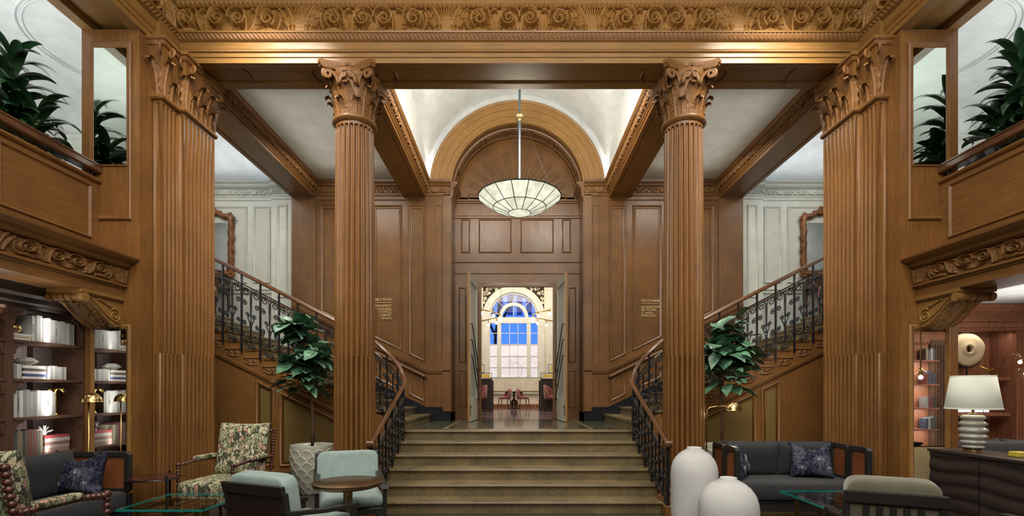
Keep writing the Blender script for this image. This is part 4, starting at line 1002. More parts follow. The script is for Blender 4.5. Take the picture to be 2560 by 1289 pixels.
# ================================================================ pendant bowl light
alab = None
def alabaster():
    m, n, b = nt('alabaster_panes'); k = noise(n, coord(n), 6, 5, .65)
    L(n, ramp(n, k, [(.3, (.50, .48, .38)), (.7, (.80, .80, .68))]), b.inputs['Base Color']); b.inputs['Roughness'].default_value = .4
    L(n, ramp(n, k, [(.3, (.60, .60, .47)), (.7, (.92, .95, .80))]), b.inputs['Emission Color']); b.inputs['Emission Strength'].default_value = .72
    b.inputs['Subsurface Weight'].default_value = .0; b.inputs['Transmission Weight'].default_value = .25; return m
alab = alabaster()
PX, PY = .03, 8.9
pd = thing('pendant_bowl_lamp', 'large faceted alabaster bowl light hanging on a steel rod before the arch', 'lamp', (PX, PY, 4.75))
ring = [(.755, 5.125), (.485, 4.935), (.205, 4.835), (0.001, 4.825)]
NF = 16
for i in range(3):
    (ra, za), (rb, zb_) = ring[i], ring[i + 1]
    if i == 2:
        m = MB(); m.lathe([(.205, .0 + zb_ + .01), (.15, zb_ - .005), (.001, zb_ - .012)], NF, (0, 0, 0), capb=False, capt=False, a0=PI / NF); o = ob('bottom_pane', m, alab, pd, solid=.008); o.location = (0, 0, -4.75); continue
    for k in range(NF):
        a0, a1 = PI / NF + k * 2 * PI / NF, PI / NF + (k + 1) * 2 * PI / NF
        m = MB(); m.add([(ra * math.cos(a0), ra * math.sin(a0), za), (ra * math.cos(a1), ra * math.sin(a1), za), (rb * math.cos(a1), rb * math.sin(a1), zb_), (rb * math.cos(a0), rb * math.sin(a0), zb_)], [(0, 1, 2, 3)])
        o = ob('alabaster_pane', m, alab, pd, solid=.008); o.location = (0, 0, -4.75)
m = MB()
for r, z in ring[:3]: m.tube([(r * math.cos(PI / NF + k * 2 * PI / NF), r * math.sin(PI / NF + k * 2 * PI / NF), z) for k in range(NF)], .011 if r > .7 else .008, 6, closed=True)
for k in range(NF):
    a = PI / NF + k * 2 * PI / NF; m.tube([(r * math.cos(a), r * math.sin(a), z - .002) for r, z in ring[:3]], .007, 5)
o = ob('metal_frame', m, steel, pd); o.location = (0, 0, -4.75)
m = MB(); m.tube([(0, 0, 4.9), (0, 0, 6.5)], .026, 10); m.tube([(0, 0, 6.6), (0, 0, 8.22)], .022, 10); m.lathe([(.09, 8.16), (.08, 8.2), (.03, 8.22)], 16); o = ob('rod', m, plain('blued_steel', (.12, .15, .17), .3, .8), pd, auto=40); o.location = (0, 0, -4.75)
m = MB(); m.ball((0, 0, 6.58), .088, 20, 12); m.lathe([(.05, 6.49), (.055, 6.50), (.055, 6.51), (.03, 6.52)], 16); o = ob('ball_joint', m, abrass, pd, smooth=True); o.location = (0, 0, -4.75)
for k in range(3):
    a = PI * 2 * k / 3; m = MB(); m.tube([(.06 * math.cos(a), .06 * math.sin(a), 6.53), (.66 * math.cos(a), .66 * math.sin(a), 5.07)], .0025, 4); o = ob('suspension_wire', m, steel, pd); o.location = (0, 0, -4.75)
point('pendant_bulb', (PX, PY, 4.99), 60, (1, .9, .72), .08)
point('pendant_bulb', (PX + .3, PY - .2, 4.99), 12, (1, .9, .72), .05)
point('pendant_bulb', (PX - .3, PY - .2, 4.99), 12, (1, .9, .72), .05)
# ================================================================ side galleries
for sx in both:
    nm = 'left' if sx < 0 else 'right'
    # parapet, ledge, frieze, soffit over the ground-floor opening (all run toward the camera)
    G = thing('gallery_front', 'oak gallery front with panelled parapet and carved frieze on the %s' % nm, 'balcony', (sx * 4.8, 3, 2.7), group='gallery fronts')
    pr = [(-5.13, 2.70), (-4.63, 2.70), (-4.63, 2.79), (-4.61, 2.80), (-4.61, 2.815), (-4.585, 2.82), (-4.585, 2.845), (-4.62, 2.85), (-4.62, 3.02), (-4.58, 3.03), (-4.55, 3.05), (-4.53, 3.09), (-4.49, 3.10), (-4.45, 3.13), (-4.445, 3.15), (-4.90, 3.17), (-4.90, 3.26), (-4.915, 3.28), (-4.92, 3.30), (-4.92, 4.02), (-4.90, 4.03), (-4.885, 4.05), (-4.885, 4.07), (-5.02, 4.07), (-5.02, 3.2), (-5.13, 3.15)]
    m = MB(); m.prism(pr, -1, 5.755, 'y'); ob('entablature', mir(m, sx), oak['y'], G, world=True)
    fz = frieze_height(4)
    m = MB(); relief_on(m, fz, (-4.618, 5.74, 2.853), (0, -3.0, 0), (0.012, 0, .165), (1, 0, .1), .045, flip=True); ob('scroll_frieze', mir(m, sx), carve, G, world=True, smooth=True)
    M_ = lambda u, v, h: (-4.92 + h, u, v)
    for (a, b_) in ((4.62, 5.64), (3.45, 4.50), (2.3, 3.33)):
        m = MB(); m.mold([(a, 3.36), (b_, 3.36), (b_, 3.97), (a, 3.97)], M_, [(0, 0), (0, .014), (.010, .02), (.022, .010), (.03, .0)]); ob('parapet_panel', mir(m, sx), oak['y'], G, world=True, auto=40)
    hr = MB(); hr.prism([(-5.01, 4.145), (-4.90, 4.145), (-4.885, 4.16), (-4.885, 4.215), (-4.875, 4.225), (-4.875, 4.24), (-5.03, 4.24), (-5.03, 4.16)], -1, 5.75, 'y')
    ob('top_rail', mir(hr, sx), railw, G, world=True)
    m = MB()
    for y in (5.68, 4.56, 3.39):
        m = MB(); m.tube([(-4.95, y, 4.07), (-4.95, y, 4.15)], .014, 6); ob('rail_stud', mir(m, sx), iron, G, world=True)
    m = MB(); m.box(-9.8, -5.13, -1, 7.6, 3.0, 3.16); struct('floor_gallery_' + nm, mir(m, sx), cream)
    m = MB(); P = []
    m.box(-9.8, -5.0, -1, 8.6, 6.62, 6.7); struct('ceiling_gallery_' + nm, mir(m, sx), white)
    m = MB(); m.grid(np.array([[(-7.2 - .7 * math.sin(a), y, 5.93 + .7 * math.cos(a)) for a in np.linspace(0, PI / 2, 9)] for y in (-1, 8.55)])); m.grid(np.array([[(-7.9, y, 3.1), (-7.9, y, 5.93)] for y in (-1, 8.55)])); struct('wall_gallery_side_' + nm, mir(m, sx), white, smooth=False)
    m = MB(); m.box(-9.8, -5.95, 8.5, 8.6, 3.1, 6.65); struct('wall_gallery_end_' + nm, mir(m, sx), white)
    cr = thing('ceiling_molding', 'white plaster moulding ring curving over the %s gallery' % nm, 'moulding', (sx * 5.9, 7.3, 6.6), group='gallery mouldings')
    for r, w_ in ((1.12, .022), (1.05, .012)):
        m = MB(); m.tube([(-5.9 + r * math.cos(a), 7.3 + r * math.sin(a), 6.61) for a in np.linspace(0, 2 * PI, 64)[:-1]], w_, 8, closed=True); ob('ring', mir(m, sx), white, cr, world=True, smooth=True)
    cr2 = thing('gallery_cornice', 'white carved cornice along the %s gallery wall' % nm, 'cornice', (sx * 7.8, 4, 4.4), group='gallery cornices')
    z_ = 1.27
    m = MB(); m.prism([(-7.9, 4.30 + z_), (-7.87, 4.32 + z_), (-7.86, 4.5 + z_), (-7.82, 4.53 + z_), (-7.80, 4.62 + z_), (-7.75, 4.65 + z_), (-7.75, 4.7 + z_), (-7.9, 4.7 + z_)], -1, 8.5, 'y'); ob('profile', mir(m, sx), cream, cr2, world=True)
    m = MB(); m.prism([(8.5, 4.30 + z_), (8.47, 4.32 + z_), (8.46, 4.5 + z_), (8.42, 4.53 + z_), (8.40, 4.62 + z_), (8.35, 4.65 + z_), (8.35, 4.7 + z_), (8.5, 4.7 + z_)], -7.9, -5.95, 'x'); ob('profile', mir(m, sx), cream, cr2, world=True)
    m = MB(); relief_on(m, mini_frieze(8), (-7.858, 8.4, 4.34 + z_), (0, -4, 0), (0, 0, .15), (1, 0, 0), .035); ob('carved_band', mir(m, sx), cream, cr2, world=True, smooth=True)
    # console bracket under the gallery, standing off the pier
    cb = thing('scroll_bracket', 'carved oak scroll bracket under the gallery beside the %s pier' % nm, 'bracket', (sx * 4.83, 5.76, 2.35), group='scroll brackets')
    top = [(5.76, 2.66), (5.24, 2.66)]
    sp = [(5.22, 2.655), (5.205, 2.62), (5.22, 2.585), (5.26, 2.57), (5.30, 2.585), (5.36, 2.56), (5.44, 2.50), (5.52, 2.43), (5.60, 2.375), (5.68, 2.35), (5.76, 2.355)]
    m = MB(); m.prism(top + sp, -4.99, -4.66, 'x'); ob('body', mir(m, sx), goak['y'], cb, world=True, bevel=.004)
    m = MB(); m.box(-5.03, -4.625, 5.19, 5.76, 2.66, 2.70); m.box(-5.01, -4.64, 5.205, 5.76, 2.645, 2.66); ob('cap', mir(m, sx), goak['x'], cb, world=True, bevel=.003)
    for (xx) in (-4.655, -4.995):
        m = MB()
        A = spiral(5.655, 2.47, .085, .015, 2.0, 2.2, -1, 50); m.tube([(xx, a, b_) for a, b_ in A], np.linspace(.011, .006, 50), 6)
        A = spiral(5.275, 2.615, .045, .008, 1.6, 1.4, 1, 30); m.tube([(xx, a, b_) for a, b_ in A], .008, 6)
        m.tube([(xx, a, b_) for a, b_ in bez((5.74, 2.39), (5.56, 2.40), (5.44, 2.56), (5.30, 2.64), n=16)], .008, 6)
        m.tube([(xx, a, b_) for a, b_ in bez((5.6, 2.56), (5.5, 2.60), (5.42, 2.63), n=8)], .012, 6)
        ob('side_volute', mir(m, sx), goak['y'], cb, world=True, smooth=True)
    m = MB()
    for k, (yy, rr) in enumerate(((-5.0, .048), (-4.93, .035), (-4.86, .045), (-4.79, .045), (-4.72, .035), (-4.65, .048))):
        m.tube([(yy - .028, 5.235, 2.613), (yy + .028, 5.235, 2.613)], rr, 12)
    ob('front_roll', mir(m, sx), goak['x'], cb, world=True, auto=40)
    # acanthus leaf on the underside
    scr = []; c0 = [(.17, .02), (.17, .30), (.17, .56)]; p = bez(*c0, n=30); stroke(scr, p, .02, .010, 1.0); lobes(scr, p, .12, 12, .022, .85, (1, -1), .75)
    for s_ in (1, -1): p2 = bez((.17, .0), (.17 + s_ * .12, .15), (.17 + s_ * .12, .45), n=24); stroke(scr, p2, .014, .008, .9); lobes(scr, p2, .05, 10, .014, .7, (1, -1), .8)
    LH = raster(.34, .58, 40, 66, scr)
    us = np.linspace(-4.995, -4.655, 40); cum = np.array(sp[3:]); dd = np.concatenate([[0], np.cumsum(np.linalg.norm(np.diff(cum, axis=0), axis=1))]); tt = np.linspace(0, dd[-1], 66)
    yy = np.interp(tt, dd, cum[:, 0]); zz = np.interp(tt, dd, cum[:, 1]); ty_, tz_ = np.gradient(yy), np.gradient(zz); ln = np.hypot(ty_, tz_); ny, nz = tz_ / ln, -ty_ / ln
    Pm = np.zeros((40, 66, 3)); Pm[..., 0] = us[:, None]; Pm[..., 1] = yy[None] + (LH[:, ::-1] * .035 + .002) * ny[None]; Pm[..., 2] = zz[None] + (LH[:, ::-1] * .035 + .002) * nz[None]
    m = MB(); m.grid(Pm); ob('acanthus_leaf', mir(m, sx), goak['z'], cb, world=True, smooth=True)

area('bookcase_cornice_light', (-4.985, 4.8, 2.30), (-4.72, 4.8, 2.75), .02, 1.5, 5, (1, .92, .8), 140)
# ================================================================ cafe beyond the doors
DWN = 20.0; CW = 5.6
m = MB(); m.box(-CW, CW, DT + .2, DWN + .3, ZL - .1, ZL - .001); struct('floor_cafe', m, cafefloor)
m = MB(); m.box(-CW - .2, -CW, DT + .25, DWN, ZL, 6.4); struct('wall_cafe_left', m, creamc)
m = MB(); m.box(CW, CW + .2, DT + .25, DWN, ZL, 6.4); struct('wall_cafe_right', m, creamc)
m = MB(); m.box(-CW, -1.47, DT + .21, DT + .25, ZL, 6.4); m.box(1.47, CW, DT + .21, DT + .25, ZL, 6.4); struct('wall_cafe_front', m, creamc)
m = MB(); m.box(-CW, CW, DT + .2, DWN + .3, 6.4, 6.5); struct('ceiling_cafe', m, creamc)
def Xc(px): return X(px, DWN)
def Zc(py): return Z(py, DWN)
cxw = Xc(1284); sill = Zc(945); spr = Zc(792); rad = .99; hw = .99
# window wall with arched opening
def wall_with_arch():
    m = MB(); y0, y1 = DWN, DWN + .25
    m.box(-CW, cxw - hw, y0, y1, ZL, 6.4); m.box(cxw + hw, CW, y0, y1, ZL, 6.4); m.box(cxw - hw, cxw + hw, y0, y1, ZL, sill)
    A = [(cxw + rad * math.cos(a), spr + rad * math.sin(a)) for a in np.linspace(0, PI, 33)]
    G = np.array([[(x, y0, z), (x, y0, 6.4)] for x, z in A]); m.grid(G); G = np.array([[(x, y0, z), (x, y1, z)] for x, z in A]); m.grid(G); return m
struct('wall_window', wall_with_arch(), creamc)
wd = MB(); y0, y1 = DWN + .05, DWN + .12
win = bpy.data.objects.new('window_1', None); COL.objects.link(win); win.location = (cxw, DWN, sill); win['kind'] = 'structure'
for (a, b_) in ((1222, 1225), (1243, 1253), (1317, 1327), (1344, 1347)): wd.box(Xc(a), Xc(b_), y0, y1, sill, spr)
wd.box(Xc(1222.3), Xc(1346.7), y0 - .012, y1 - .01, Zc(807), spr); wd.box(Xc(1222.3), Xc(1346.7), y0 - .012, y1 - .01, sill - .002, sill + .04)
for py in (832, 860, 889, 917): wd.box(Xc(1222), Xc(1347), y0 + .01, y1 - .02, Zc(py + .8), Zc(py - .8))
for px in (1274, 1295): wd.box(Xc(px - .7), Xc(px + .7), y0 + .01, y1 - .02, sill, spr)
def ringb(m, r0, r1, ya, yb, n=32):
    P = np.array([[(cxw + r * math.cos(a), y, spr + r * math.sin(a)) for r, y in ((r0, yb), (r0, ya), (r1, ya), (r1, yb))] for a in np.linspace(0, PI, n)]); m.grid(P)
ringb(wd, .93, 1.0, y0, y1); ringb(wd, .46, .60, y0 - .02, y1)
for a in (PI * .25, PI * .5, PI * .75): wd.tube([(cxw + .6 * math.cos(a), y0 + .03, spr + .6 * math.sin(a)), (cxw + .95 * math.cos(a), y0 + .03, spr + .95 * math.sin(a))], .015, 4)
wd.tube([(cxw, y0 + .03, spr), (cxw, y0 + .03, spr + .46)], .012, 4)
ob('window_frame', wd, white, win, world=True)
gm = MB(); gm.box(cxw - hw, cxw + hw, DWN + .09, DWN + .095, Zc(860), spr); gm.prism([(cxw + .95 * math.cos(a), spr + .95 * math.sin(a)) for a in np.linspace(0, PI, 24)], DWN + .09, DWN + .095, 'y'); ob('clear_pane', gm, wglass, win, world=True)
frost = plain('frosted_window_film', (.80, .80, .88), .9, emis=(.78, .80, 1.0), es=.30)  # film glows by itself in place of outdoor light coming through
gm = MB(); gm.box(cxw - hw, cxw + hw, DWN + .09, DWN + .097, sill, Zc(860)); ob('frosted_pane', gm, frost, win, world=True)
gm = MB()
etch = plain('etched_emblem', (.55, .56, .66), .8)
for (cx_, cz_, r, a0, a1) in ((1284, 897, .13, 0, 2 * PI), (1284, 897, .21, 0, 2 * PI), (1284, 925, .34, -PI / 2, PI * .45)):
    pts = [(Xc(cx_) + r * math.cos(a), DWN + .088, Zc(cz_) + r * math.sin(a)) for a in np.linspace(a0, a1, 30)]
    q = MB(); q.tube(pts, .012, 4, flat=(1, .3)); ob('etched_ring', q, etch, win, world=True)
# archivolt moulding and spandrel fretwork
am = MB()
P = np.array([[(cxw + r * math.cos(a), y, spr + r * math.sin(a)) for r, y in ((.99, DWN), (1.0, DWN - .06), (1.12, DWN - .05), (1.18, DWN - .02), (1.26, DWN - .03), (1.28, DWN))] for a in np.linspace(0, PI, 40)]); am.grid(P)
for sx in both: am.box(cxw + sx * .99, cxw + sx * 1.26, DWN - .05, DWN, ZL + .3, spr)
for sx in both: am.box(cxw + sx * 1.33, cxw + sx * 1.75, DWN - .07, DWN, ZL + .3, 6.4)
struct('trim_1', am, white)
fretb = plain('dark_fretwork_ground', (.03, .025, .015), .8)
fw = thing('arch_fretwork', 'cream openwork scrolls in the corners above the arched cafe window', 'ornament', (cxw, DWN, 5.2))
for sx in both:
    o_ = [(1.25 * math.cos(a), 1.25 * math.sin(a)) for a in np.linspace(.12, PI / 2, 16)]
    P = [(cxw + sx * x, spr + z) for x, z in o_] + [(cxw, spr + 1.36), (cxw + sx * 1.16, spr + 1.36), (cxw + sx * 1.24, spr + 1.28)]
    m = MB(); m.prism(P if sx > 0 else P, DWN - .012, DWN - .008, 'y'); ob('dark_ground', m, fretb, fw, world=True)
    m = MB(); rr = random.Random(3)
    for (u, v, r) in ((.98, 1.18, .13), (.72, 1.22, .11), (1.13, .98, .10), (.50, 1.28, .07), (1.17, .76, .07), (.33, 1.31, .05), (.86, 1.30, .05), (1.19, .58, .05), (1.0, .98, .05), (.7, 1.08, .04)):
        A = spiral(cxw + sx * u, spr + v, r, .015, 1.7, rr.random() * 6, sx, 26); m.tube([(a, DWN - .02, b_) for a, b_ in A], .014, 4)
        for k in range(5):
            a = rr.random() * 6.3; m.ball((cxw + sx * u + r * 1.0 * math.cos(a), DWN - .02, spr + v + r * 1.0 * math.sin(a)), .028, 6, 4, (1, .4, 1))
    ob('scrollwork', m, creamc, fw, world=True)
# outside: building fronts, tree with little lights, awning
bl = thing('street_building', 'blue dusk office tower with pale vertical fins outside the arched window', 'building', (0, 32, 0))
m = MB(); m.box(-8, 8, 32.2, 33, 0, 6.6); ob('dusk_glow_block', m, plain('dusk_blue_glow', (.2, .4, .85), .5, emis=(.14, .36, .95), es=.55), bl, world=True)  # self-glowing block standing in for bright blue dusk behind the lower panes
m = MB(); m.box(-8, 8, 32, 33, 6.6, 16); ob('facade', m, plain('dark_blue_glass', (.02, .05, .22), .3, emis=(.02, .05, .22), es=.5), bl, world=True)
for x in np.arange(-5, 5.1, .62):
    m = MB(); m.box(x - .13, x + .13, 31.8, 32, 6.6, 16); ob('fin', m, plain('pale_fin', (.35, .5, .85), .6, emis=(.3, .45, .9), es=.35) if x < -4.9 else bpy.data.materials['pale_fin'], bl, world=True)
aw = thing('street_canopy', 'dark curved canopy across the street seen through the lower window panes', 'canopy', (-1, 27, 3))
m = MB(); P = np.array([[(-3.2 + 4.6 * t, 26, 4.1 - 1.0 * t * t), (-3.2 + 4.6 * t, 26, 0.0)] for t in np.linspace(0, 1, 16)]); m.grid(P); ob('roof', m, plain('canopy_blue_grey', (.06, .10, .2), .6), aw, world=True)
tr = thing('street_tree', 'bare tree branches strung with tiny lights outside the arched window', 'tree', (1.2, 24, 0))
rr = random.Random(11); m = MB(); tips = []
def br(p, d, l, r, dep):
    q = p + d * l; m.tube([tuple(p), tuple(p + d * l * .5 + Vector((rr.uniform(-.05, .05), 0, rr.uniform(-.05, .05)))), tuple(q)], [r, r * .85, r * .65], 5); tips.append(q)
    if dep:
        for _ in range(3):
            nd = (d + Vector((rr.uniform(-.9, .9), rr.uniform(-.3, .3), rr.uniform(-.4, .7)))).normalized(); br(q, nd, l * .72, r * .6, dep - 1)
br(Vector((1.5, 24, 1)), Vector((-.12, 0, 1)), 2.2, .09, 4); br(Vector((-1.1, 23.6, 0)), Vector((.03, 0, 1)), 4.3, .11, 3)
ob('branches', m, plain('tree_silhouette', (.012, .014, .03), .9), tr, world=True)
lm = None
for k in range(60):
    p = rr.choice(tips) + Vector((rr.uniform(-.4, .4), 0, rr.uniform(-.4, .4)))
    if lm is None:
        q = MB(); q.ball((0, 0, 0), .022, 6, 4); o = ob('fairy_light', q, plain('fairy_bulb', (1, 1, .95), .5, emis=(.9, .95, 1), es=5), tr); lm = o.data
    else: o = bpy.data.objects.new('fairy_light', lm); COL.objects.link(o); o.parent = tr
    o.location = Vector(p) - tr.location
# cafe curtain, sill
cu = thing('cafe_curtain', 'pale pleated half curtain on a dark rod below the arched window', 'curtain', (cxw, DWN - .1, sill))
m = MB(); xs = np.linspace(cxw - 1.15, cxw + 1.15, 160); m.grid(np.array([[(x, DWN - .12 + .025 * math.sin(x * 62), z) for z in (Zc(977), sill + .0)] for x in xs])); ob('cloth', m, plain('sheer_cloth', (.80, .76, .68), .9), cu, world=True, smooth=True)
m = MB(); m.tube([(cxw - 1.2, DWN - .12, sill + .03), (cxw + 1.2, DWN - .12, sill + .03)], .016, 6); ob('rod', m, iron, cu, world=True)
m = MB(); m.box(-CW, CW, DWN - .05, DWN, ZL, ZL + .14); struct('baseboard_cafe', m, barw)
m = MB(); m.box(-1.7, 1.5, DWN - .1, DWN, Zc(984), Zc(979)); struct('trim_2', m, cream)
# chandeliers
ch_b = None
for sx in both:
    nm = 'left' if sx < 0 else 'right'
    c = thing('ring_chandelier', 'brass ring chandelier with hanging glowing globes, %s one beyond the doors' % nm, 'chandelier', (sx * 2.95, 14, 3.78))
    m = MB(); m.tube([(2.5 * math.cos(a), 1.95 * math.sin(a), .03 * math.sin(3 * a)) for a in np.linspace(0, 2 * PI, 60)[:-1]], .018, 6, closed=True); ob('ring', m, brass, c, smooth=True)
    for k in range(3):
        a = k * 2.1; q = MB(); q.tube([(2.5 * math.cos(a), 1.95 * math.sin(a), 0), (2.5 * math.cos(a), 1.95 * math.sin(a), 2.6)], .006, 4); ob('cable', q, brass, c)
    for k in range(26):
        a = 2 * PI * k / 26 + .1
        if ch_b is None:
            q = MB(); q.ball((0, 0, -.13), .045, 8, 6); o = ob('glowing_bulb', q, bulbm, c); ch_b = [o.data]
            q = MB(); q.ball((0, 0, -.13), .062, 12, 8); g = ob('globe', q, cglass, c, smooth=True); ch_b.append(g.data)
            q = MB(); q.tube([(0, 0, 0), (0, 0, -.07)], .012, 6); t = ob('socket', q, brass, c); ch_b.append(t.data)
            L3 = [o, g, t]
        else:
            L3 = []
            for nme, d in zip(('glowing_bulb', 'globe', 'socket'), ch_b):
                o = bpy.data.objects.new(nme, d); COL.objects.link(o); o.parent = c; L3.append(o)
        for o in L3: o.location = (2.5 * math.cos(a), 1.95 * math.sin(a), 0)
area('cafe_light', (0, 15.5, 6.2), (0, 16, 0), 5, 5, 210, (1, .86, .66)); area('cafe_light', (0, 18.0, 5.9), (0, 20, 3.5), 4, .6, 80, (1, .86, .66))
# cafe furniture
def cafe_chair(loc, rz, sc, label, grp='rose velvet cafe chairs'):
    t = thing('cafe_chair', label, 'chair', loc, rz, grp)
    P = []
    for a in np.linspace(-1.45, 1.45, 13):
        top = .86 - .28 * (abs(a) / 1.45) ** 2.2
        P.append([((.25 + .03 * (z - .45)) * math.sin(a), (.23 + .08 * (z - .45)) * math.cos(a), z) for z in np.linspace(.46, top, 6)])
    m = MB(); m.grid(np.array(P)); ob('backrest', m, rose_fab, t, smooth=True, solid=.05)
    m = MB(); m.lathe([(.0001, .42), (.24, .42), (.265, .45), (.26, .50), (.22, .52), (.0001, .53)], 20); ob('seat', m, rose_fab, t, smooth=True)
    for (x, y) in ((.18, .17), (-.18, .17), (.19, -.19), (-.19, -.19)):
        m = MB(); m.tube([(x, y, .43), (x * 1.25, y * 1.25, .09)], [.02, .014], 6); l = ob('leg', m, walnut, t)
        m = MB(); m.tube([(x * 1.25, y * 1.25, .09), (x * 1.33, y * 1.33, 0)], [.014, .011], 6); ob('foot_cap', m, brass, l)
    t.scale = (sc,) * 3; return t
cafe_chair((X(1262, 18.6), 18.6, ZL), -1.25, .88, 'rose velvet chair left of the small round cafe table under the window')
cafe_chair((X(1307, 18.6), 18.6, ZL), 1.25, .88, 'rose velvet chair right of the small round cafe table under the window')
cafe_chair((X(1196, 15.3), 15.3, ZL), -1.1, 1.0, 'rose velvet chair at the dark booth just inside the left cafe door')
cafe_chair((X(1381, 15.3), 15.3, ZL), 1.1, 1.0, 'rose velvet chair at the dark booth just inside the right cafe door')
t = thing('cafe_table', 'small round dark cafe table with turned pedestal under the arched window', 'table', (X(1285, 18.9), 18.9, ZL))
m = MB(); m.lathe([(.0001, .62), (.36, .62), (.37, .64), (.36, .66), (.0001, .66)], 28); ob('tabletop', m, mahog, t)
m = MB(); m.lathe([(.18, 0), (.16, .05), (.10, .10), (.17, .2), (.13, .30), (.04, .36), (.035, .58), (.08, .62)], 20); ob('pedestal', m, mahog, t, smooth=True)
yel = plain('amber_glass_panel', (.70, .48, .08), .4, emis=(.8, .55, .1), es=.2)
for sx in both:
    nm = 'left' if sx < 0 else 'right'; xi = .80
    b = thing('booth_bench', 'dark booth with green seat and amber framed screen on the %s of the cafe' % nm, 'booth', (sx * 1.6, 16.3, ZL))
    m = MB(); m.box(-2.3, -xi, 16.05, 16.13, ZL, 2.0); m.box(-2.3, -xi + .02, 16.03, 16.15, 2.0, 2.03); ob('end_panel', mir(m, sx), walnut, b, world=True)
    m = MB(); m.box(-2.3, -xi - .03, 16.13, 17.3, ZL, 1.45); ob('seat', mir(m, sx), plain('dark_green_leather', (.015, .04, .03), .4) if sx < 0 else bpy.data.materials['dark_green_leather'], b, world=True, bevel=.03)
    m = MB(); m.box(-2.3, -xi, 17.3, 17.4, ZL, 2.0); ob('back_panel', mir(m, sx), walnut, b, world=True)
    for (a, b2, z0, z1, inner) in ((.80, 1.8, 2.02, 2.22, (.86, 1.6, 2.07, 2.17)), (1.05, 1.9, 2.22, 2.50, (1.12, 1.9, 2.28, 2.44))):
        m = MB(); 
        for q in ((a, b2, z0, z0 + .015), (a, b2, z1 - .015, z1), (a, a + .015, z0, z1)): m.box(-q[1], -q[0], 16.07, 16.1, q[2], q[3])
        ob('screen_frame', mir(m, sx), iron, b, world=True)
        m = MB(); m.box(-inner[1], -inner[0], 16.08, 16.09, inner[2], inner[3]); ob('amber_panel', mir(m, sx), yel, b, world=True)
# ================================================================ lit bookcase on the left
ORD = ['first', 'second', 'third', 'fourth', 'fifth', 'sixth', 'seventh', 'eighth', 'ninth', 'tenth', 'eleventh', 'twelfth', 'thirteenth', 'fourteenth', 'fifteenth', 'sixteenth', 'seventeenth', 'eighteenth', 'nineteenth', 'twentieth']
XF, XB = -5.09, -5.44
SHZ = [2.13, 1.735, 1.34, .945]; BAY = [(4.94, 5.72), (3.95, 4.86)]
bc = thing('bookcase', 'tall brown wooden bookcase with cane back and glowing shelves behind the left sofa', 'bookcase', (-5.27, 4.8, 0))
for (a, b_) in ((5.72, 5.755), (4.86, 4.94), (3.87, 3.95)):
    m = MB(); m.box(XB, XF, a, b_, 0, 2.52); ob('upright', m, shelfw, bc, world=True, bevel=.003)
m = MB(); m.box(XB - .02, XB, 3.87, 5.755, 0, 2.52); ob('cane_back', m, canes, bc, world=True)
m = MB(); m.prism([(XF, 2.46), (XF + .01, 2.46), (XF + .01, 2.50), (XF + .03, 2.52), (XF + .035, 2.57), (XF + .07, 2.60), (XF + .08, 2.66), (XF + .09, 2.69), (XB, 2.69), (XB, 2.5), (XF, 2.5)], 3.8, 5.755, 'y'); ob('cornice', m, walnut, bc, world=True)
for (a, b_) in BAY:
    for z in SHZ + [.5]:
        m = MB(); m.box(XB, XF + .01, a, b_, z - .03, z); ob('shelf', m, shelfw if z > .6 else walnut, bc, world=True, bevel=.003)
    for f in (.33, .66):
        m = MB(); y = a + (b_ - a) * f; m.box(XB, XB + .012, y - .03, y + .03, .5, 2.46); ob('back_stile', m, walnut, bc, world=True)
    for z in SHZ[:3] + [.945] + [2.46]:
        if z == .945: continue
        for yy, s_ in ((b_, -1), (a, 1)):
            zz = z - .03
            P = [(yy, zz), (yy + s_ * .11, zz), (yy + s_ * .105, zz - .02), (yy + s_ * .06, zz - .04), (yy + s_ * .03, zz - .075), (yy + s_ * .022, zz - .12), (yy, zz - .125)]
            m = MB(); m.prism(P, XF - .03, XF - .005, 'x'); ob('corner_bracket', m, shelfw, bc, world=True)
for (a, b_) in BAY:
    for z in SHZ: 
        area('shelf_strip_light', (XF - .012, (a + b_) / 2, z + .012), (XF - .25, (a + b_) / 2, z + .10), .015, b_ - a - .04, 1.0, (1, .97, .92)).rotation_euler.z += 0
    for z in (2.43, 2.10, 1.70, 1.31):
        area('shelf_strip_light', (XF - .04, (a + b_) / 2, z - .01), (XF - .28, (a + b_) / 2, z - .4), .015, b_ - a - .1, .7, (1, .95, .9))
bm = {}
def bmat(c, r=.7):
    k = tuple(round(x, 2) for x in c)
    if k not in bm: bm[k] = plain('book_cloth', c, r)
    return bm[k]
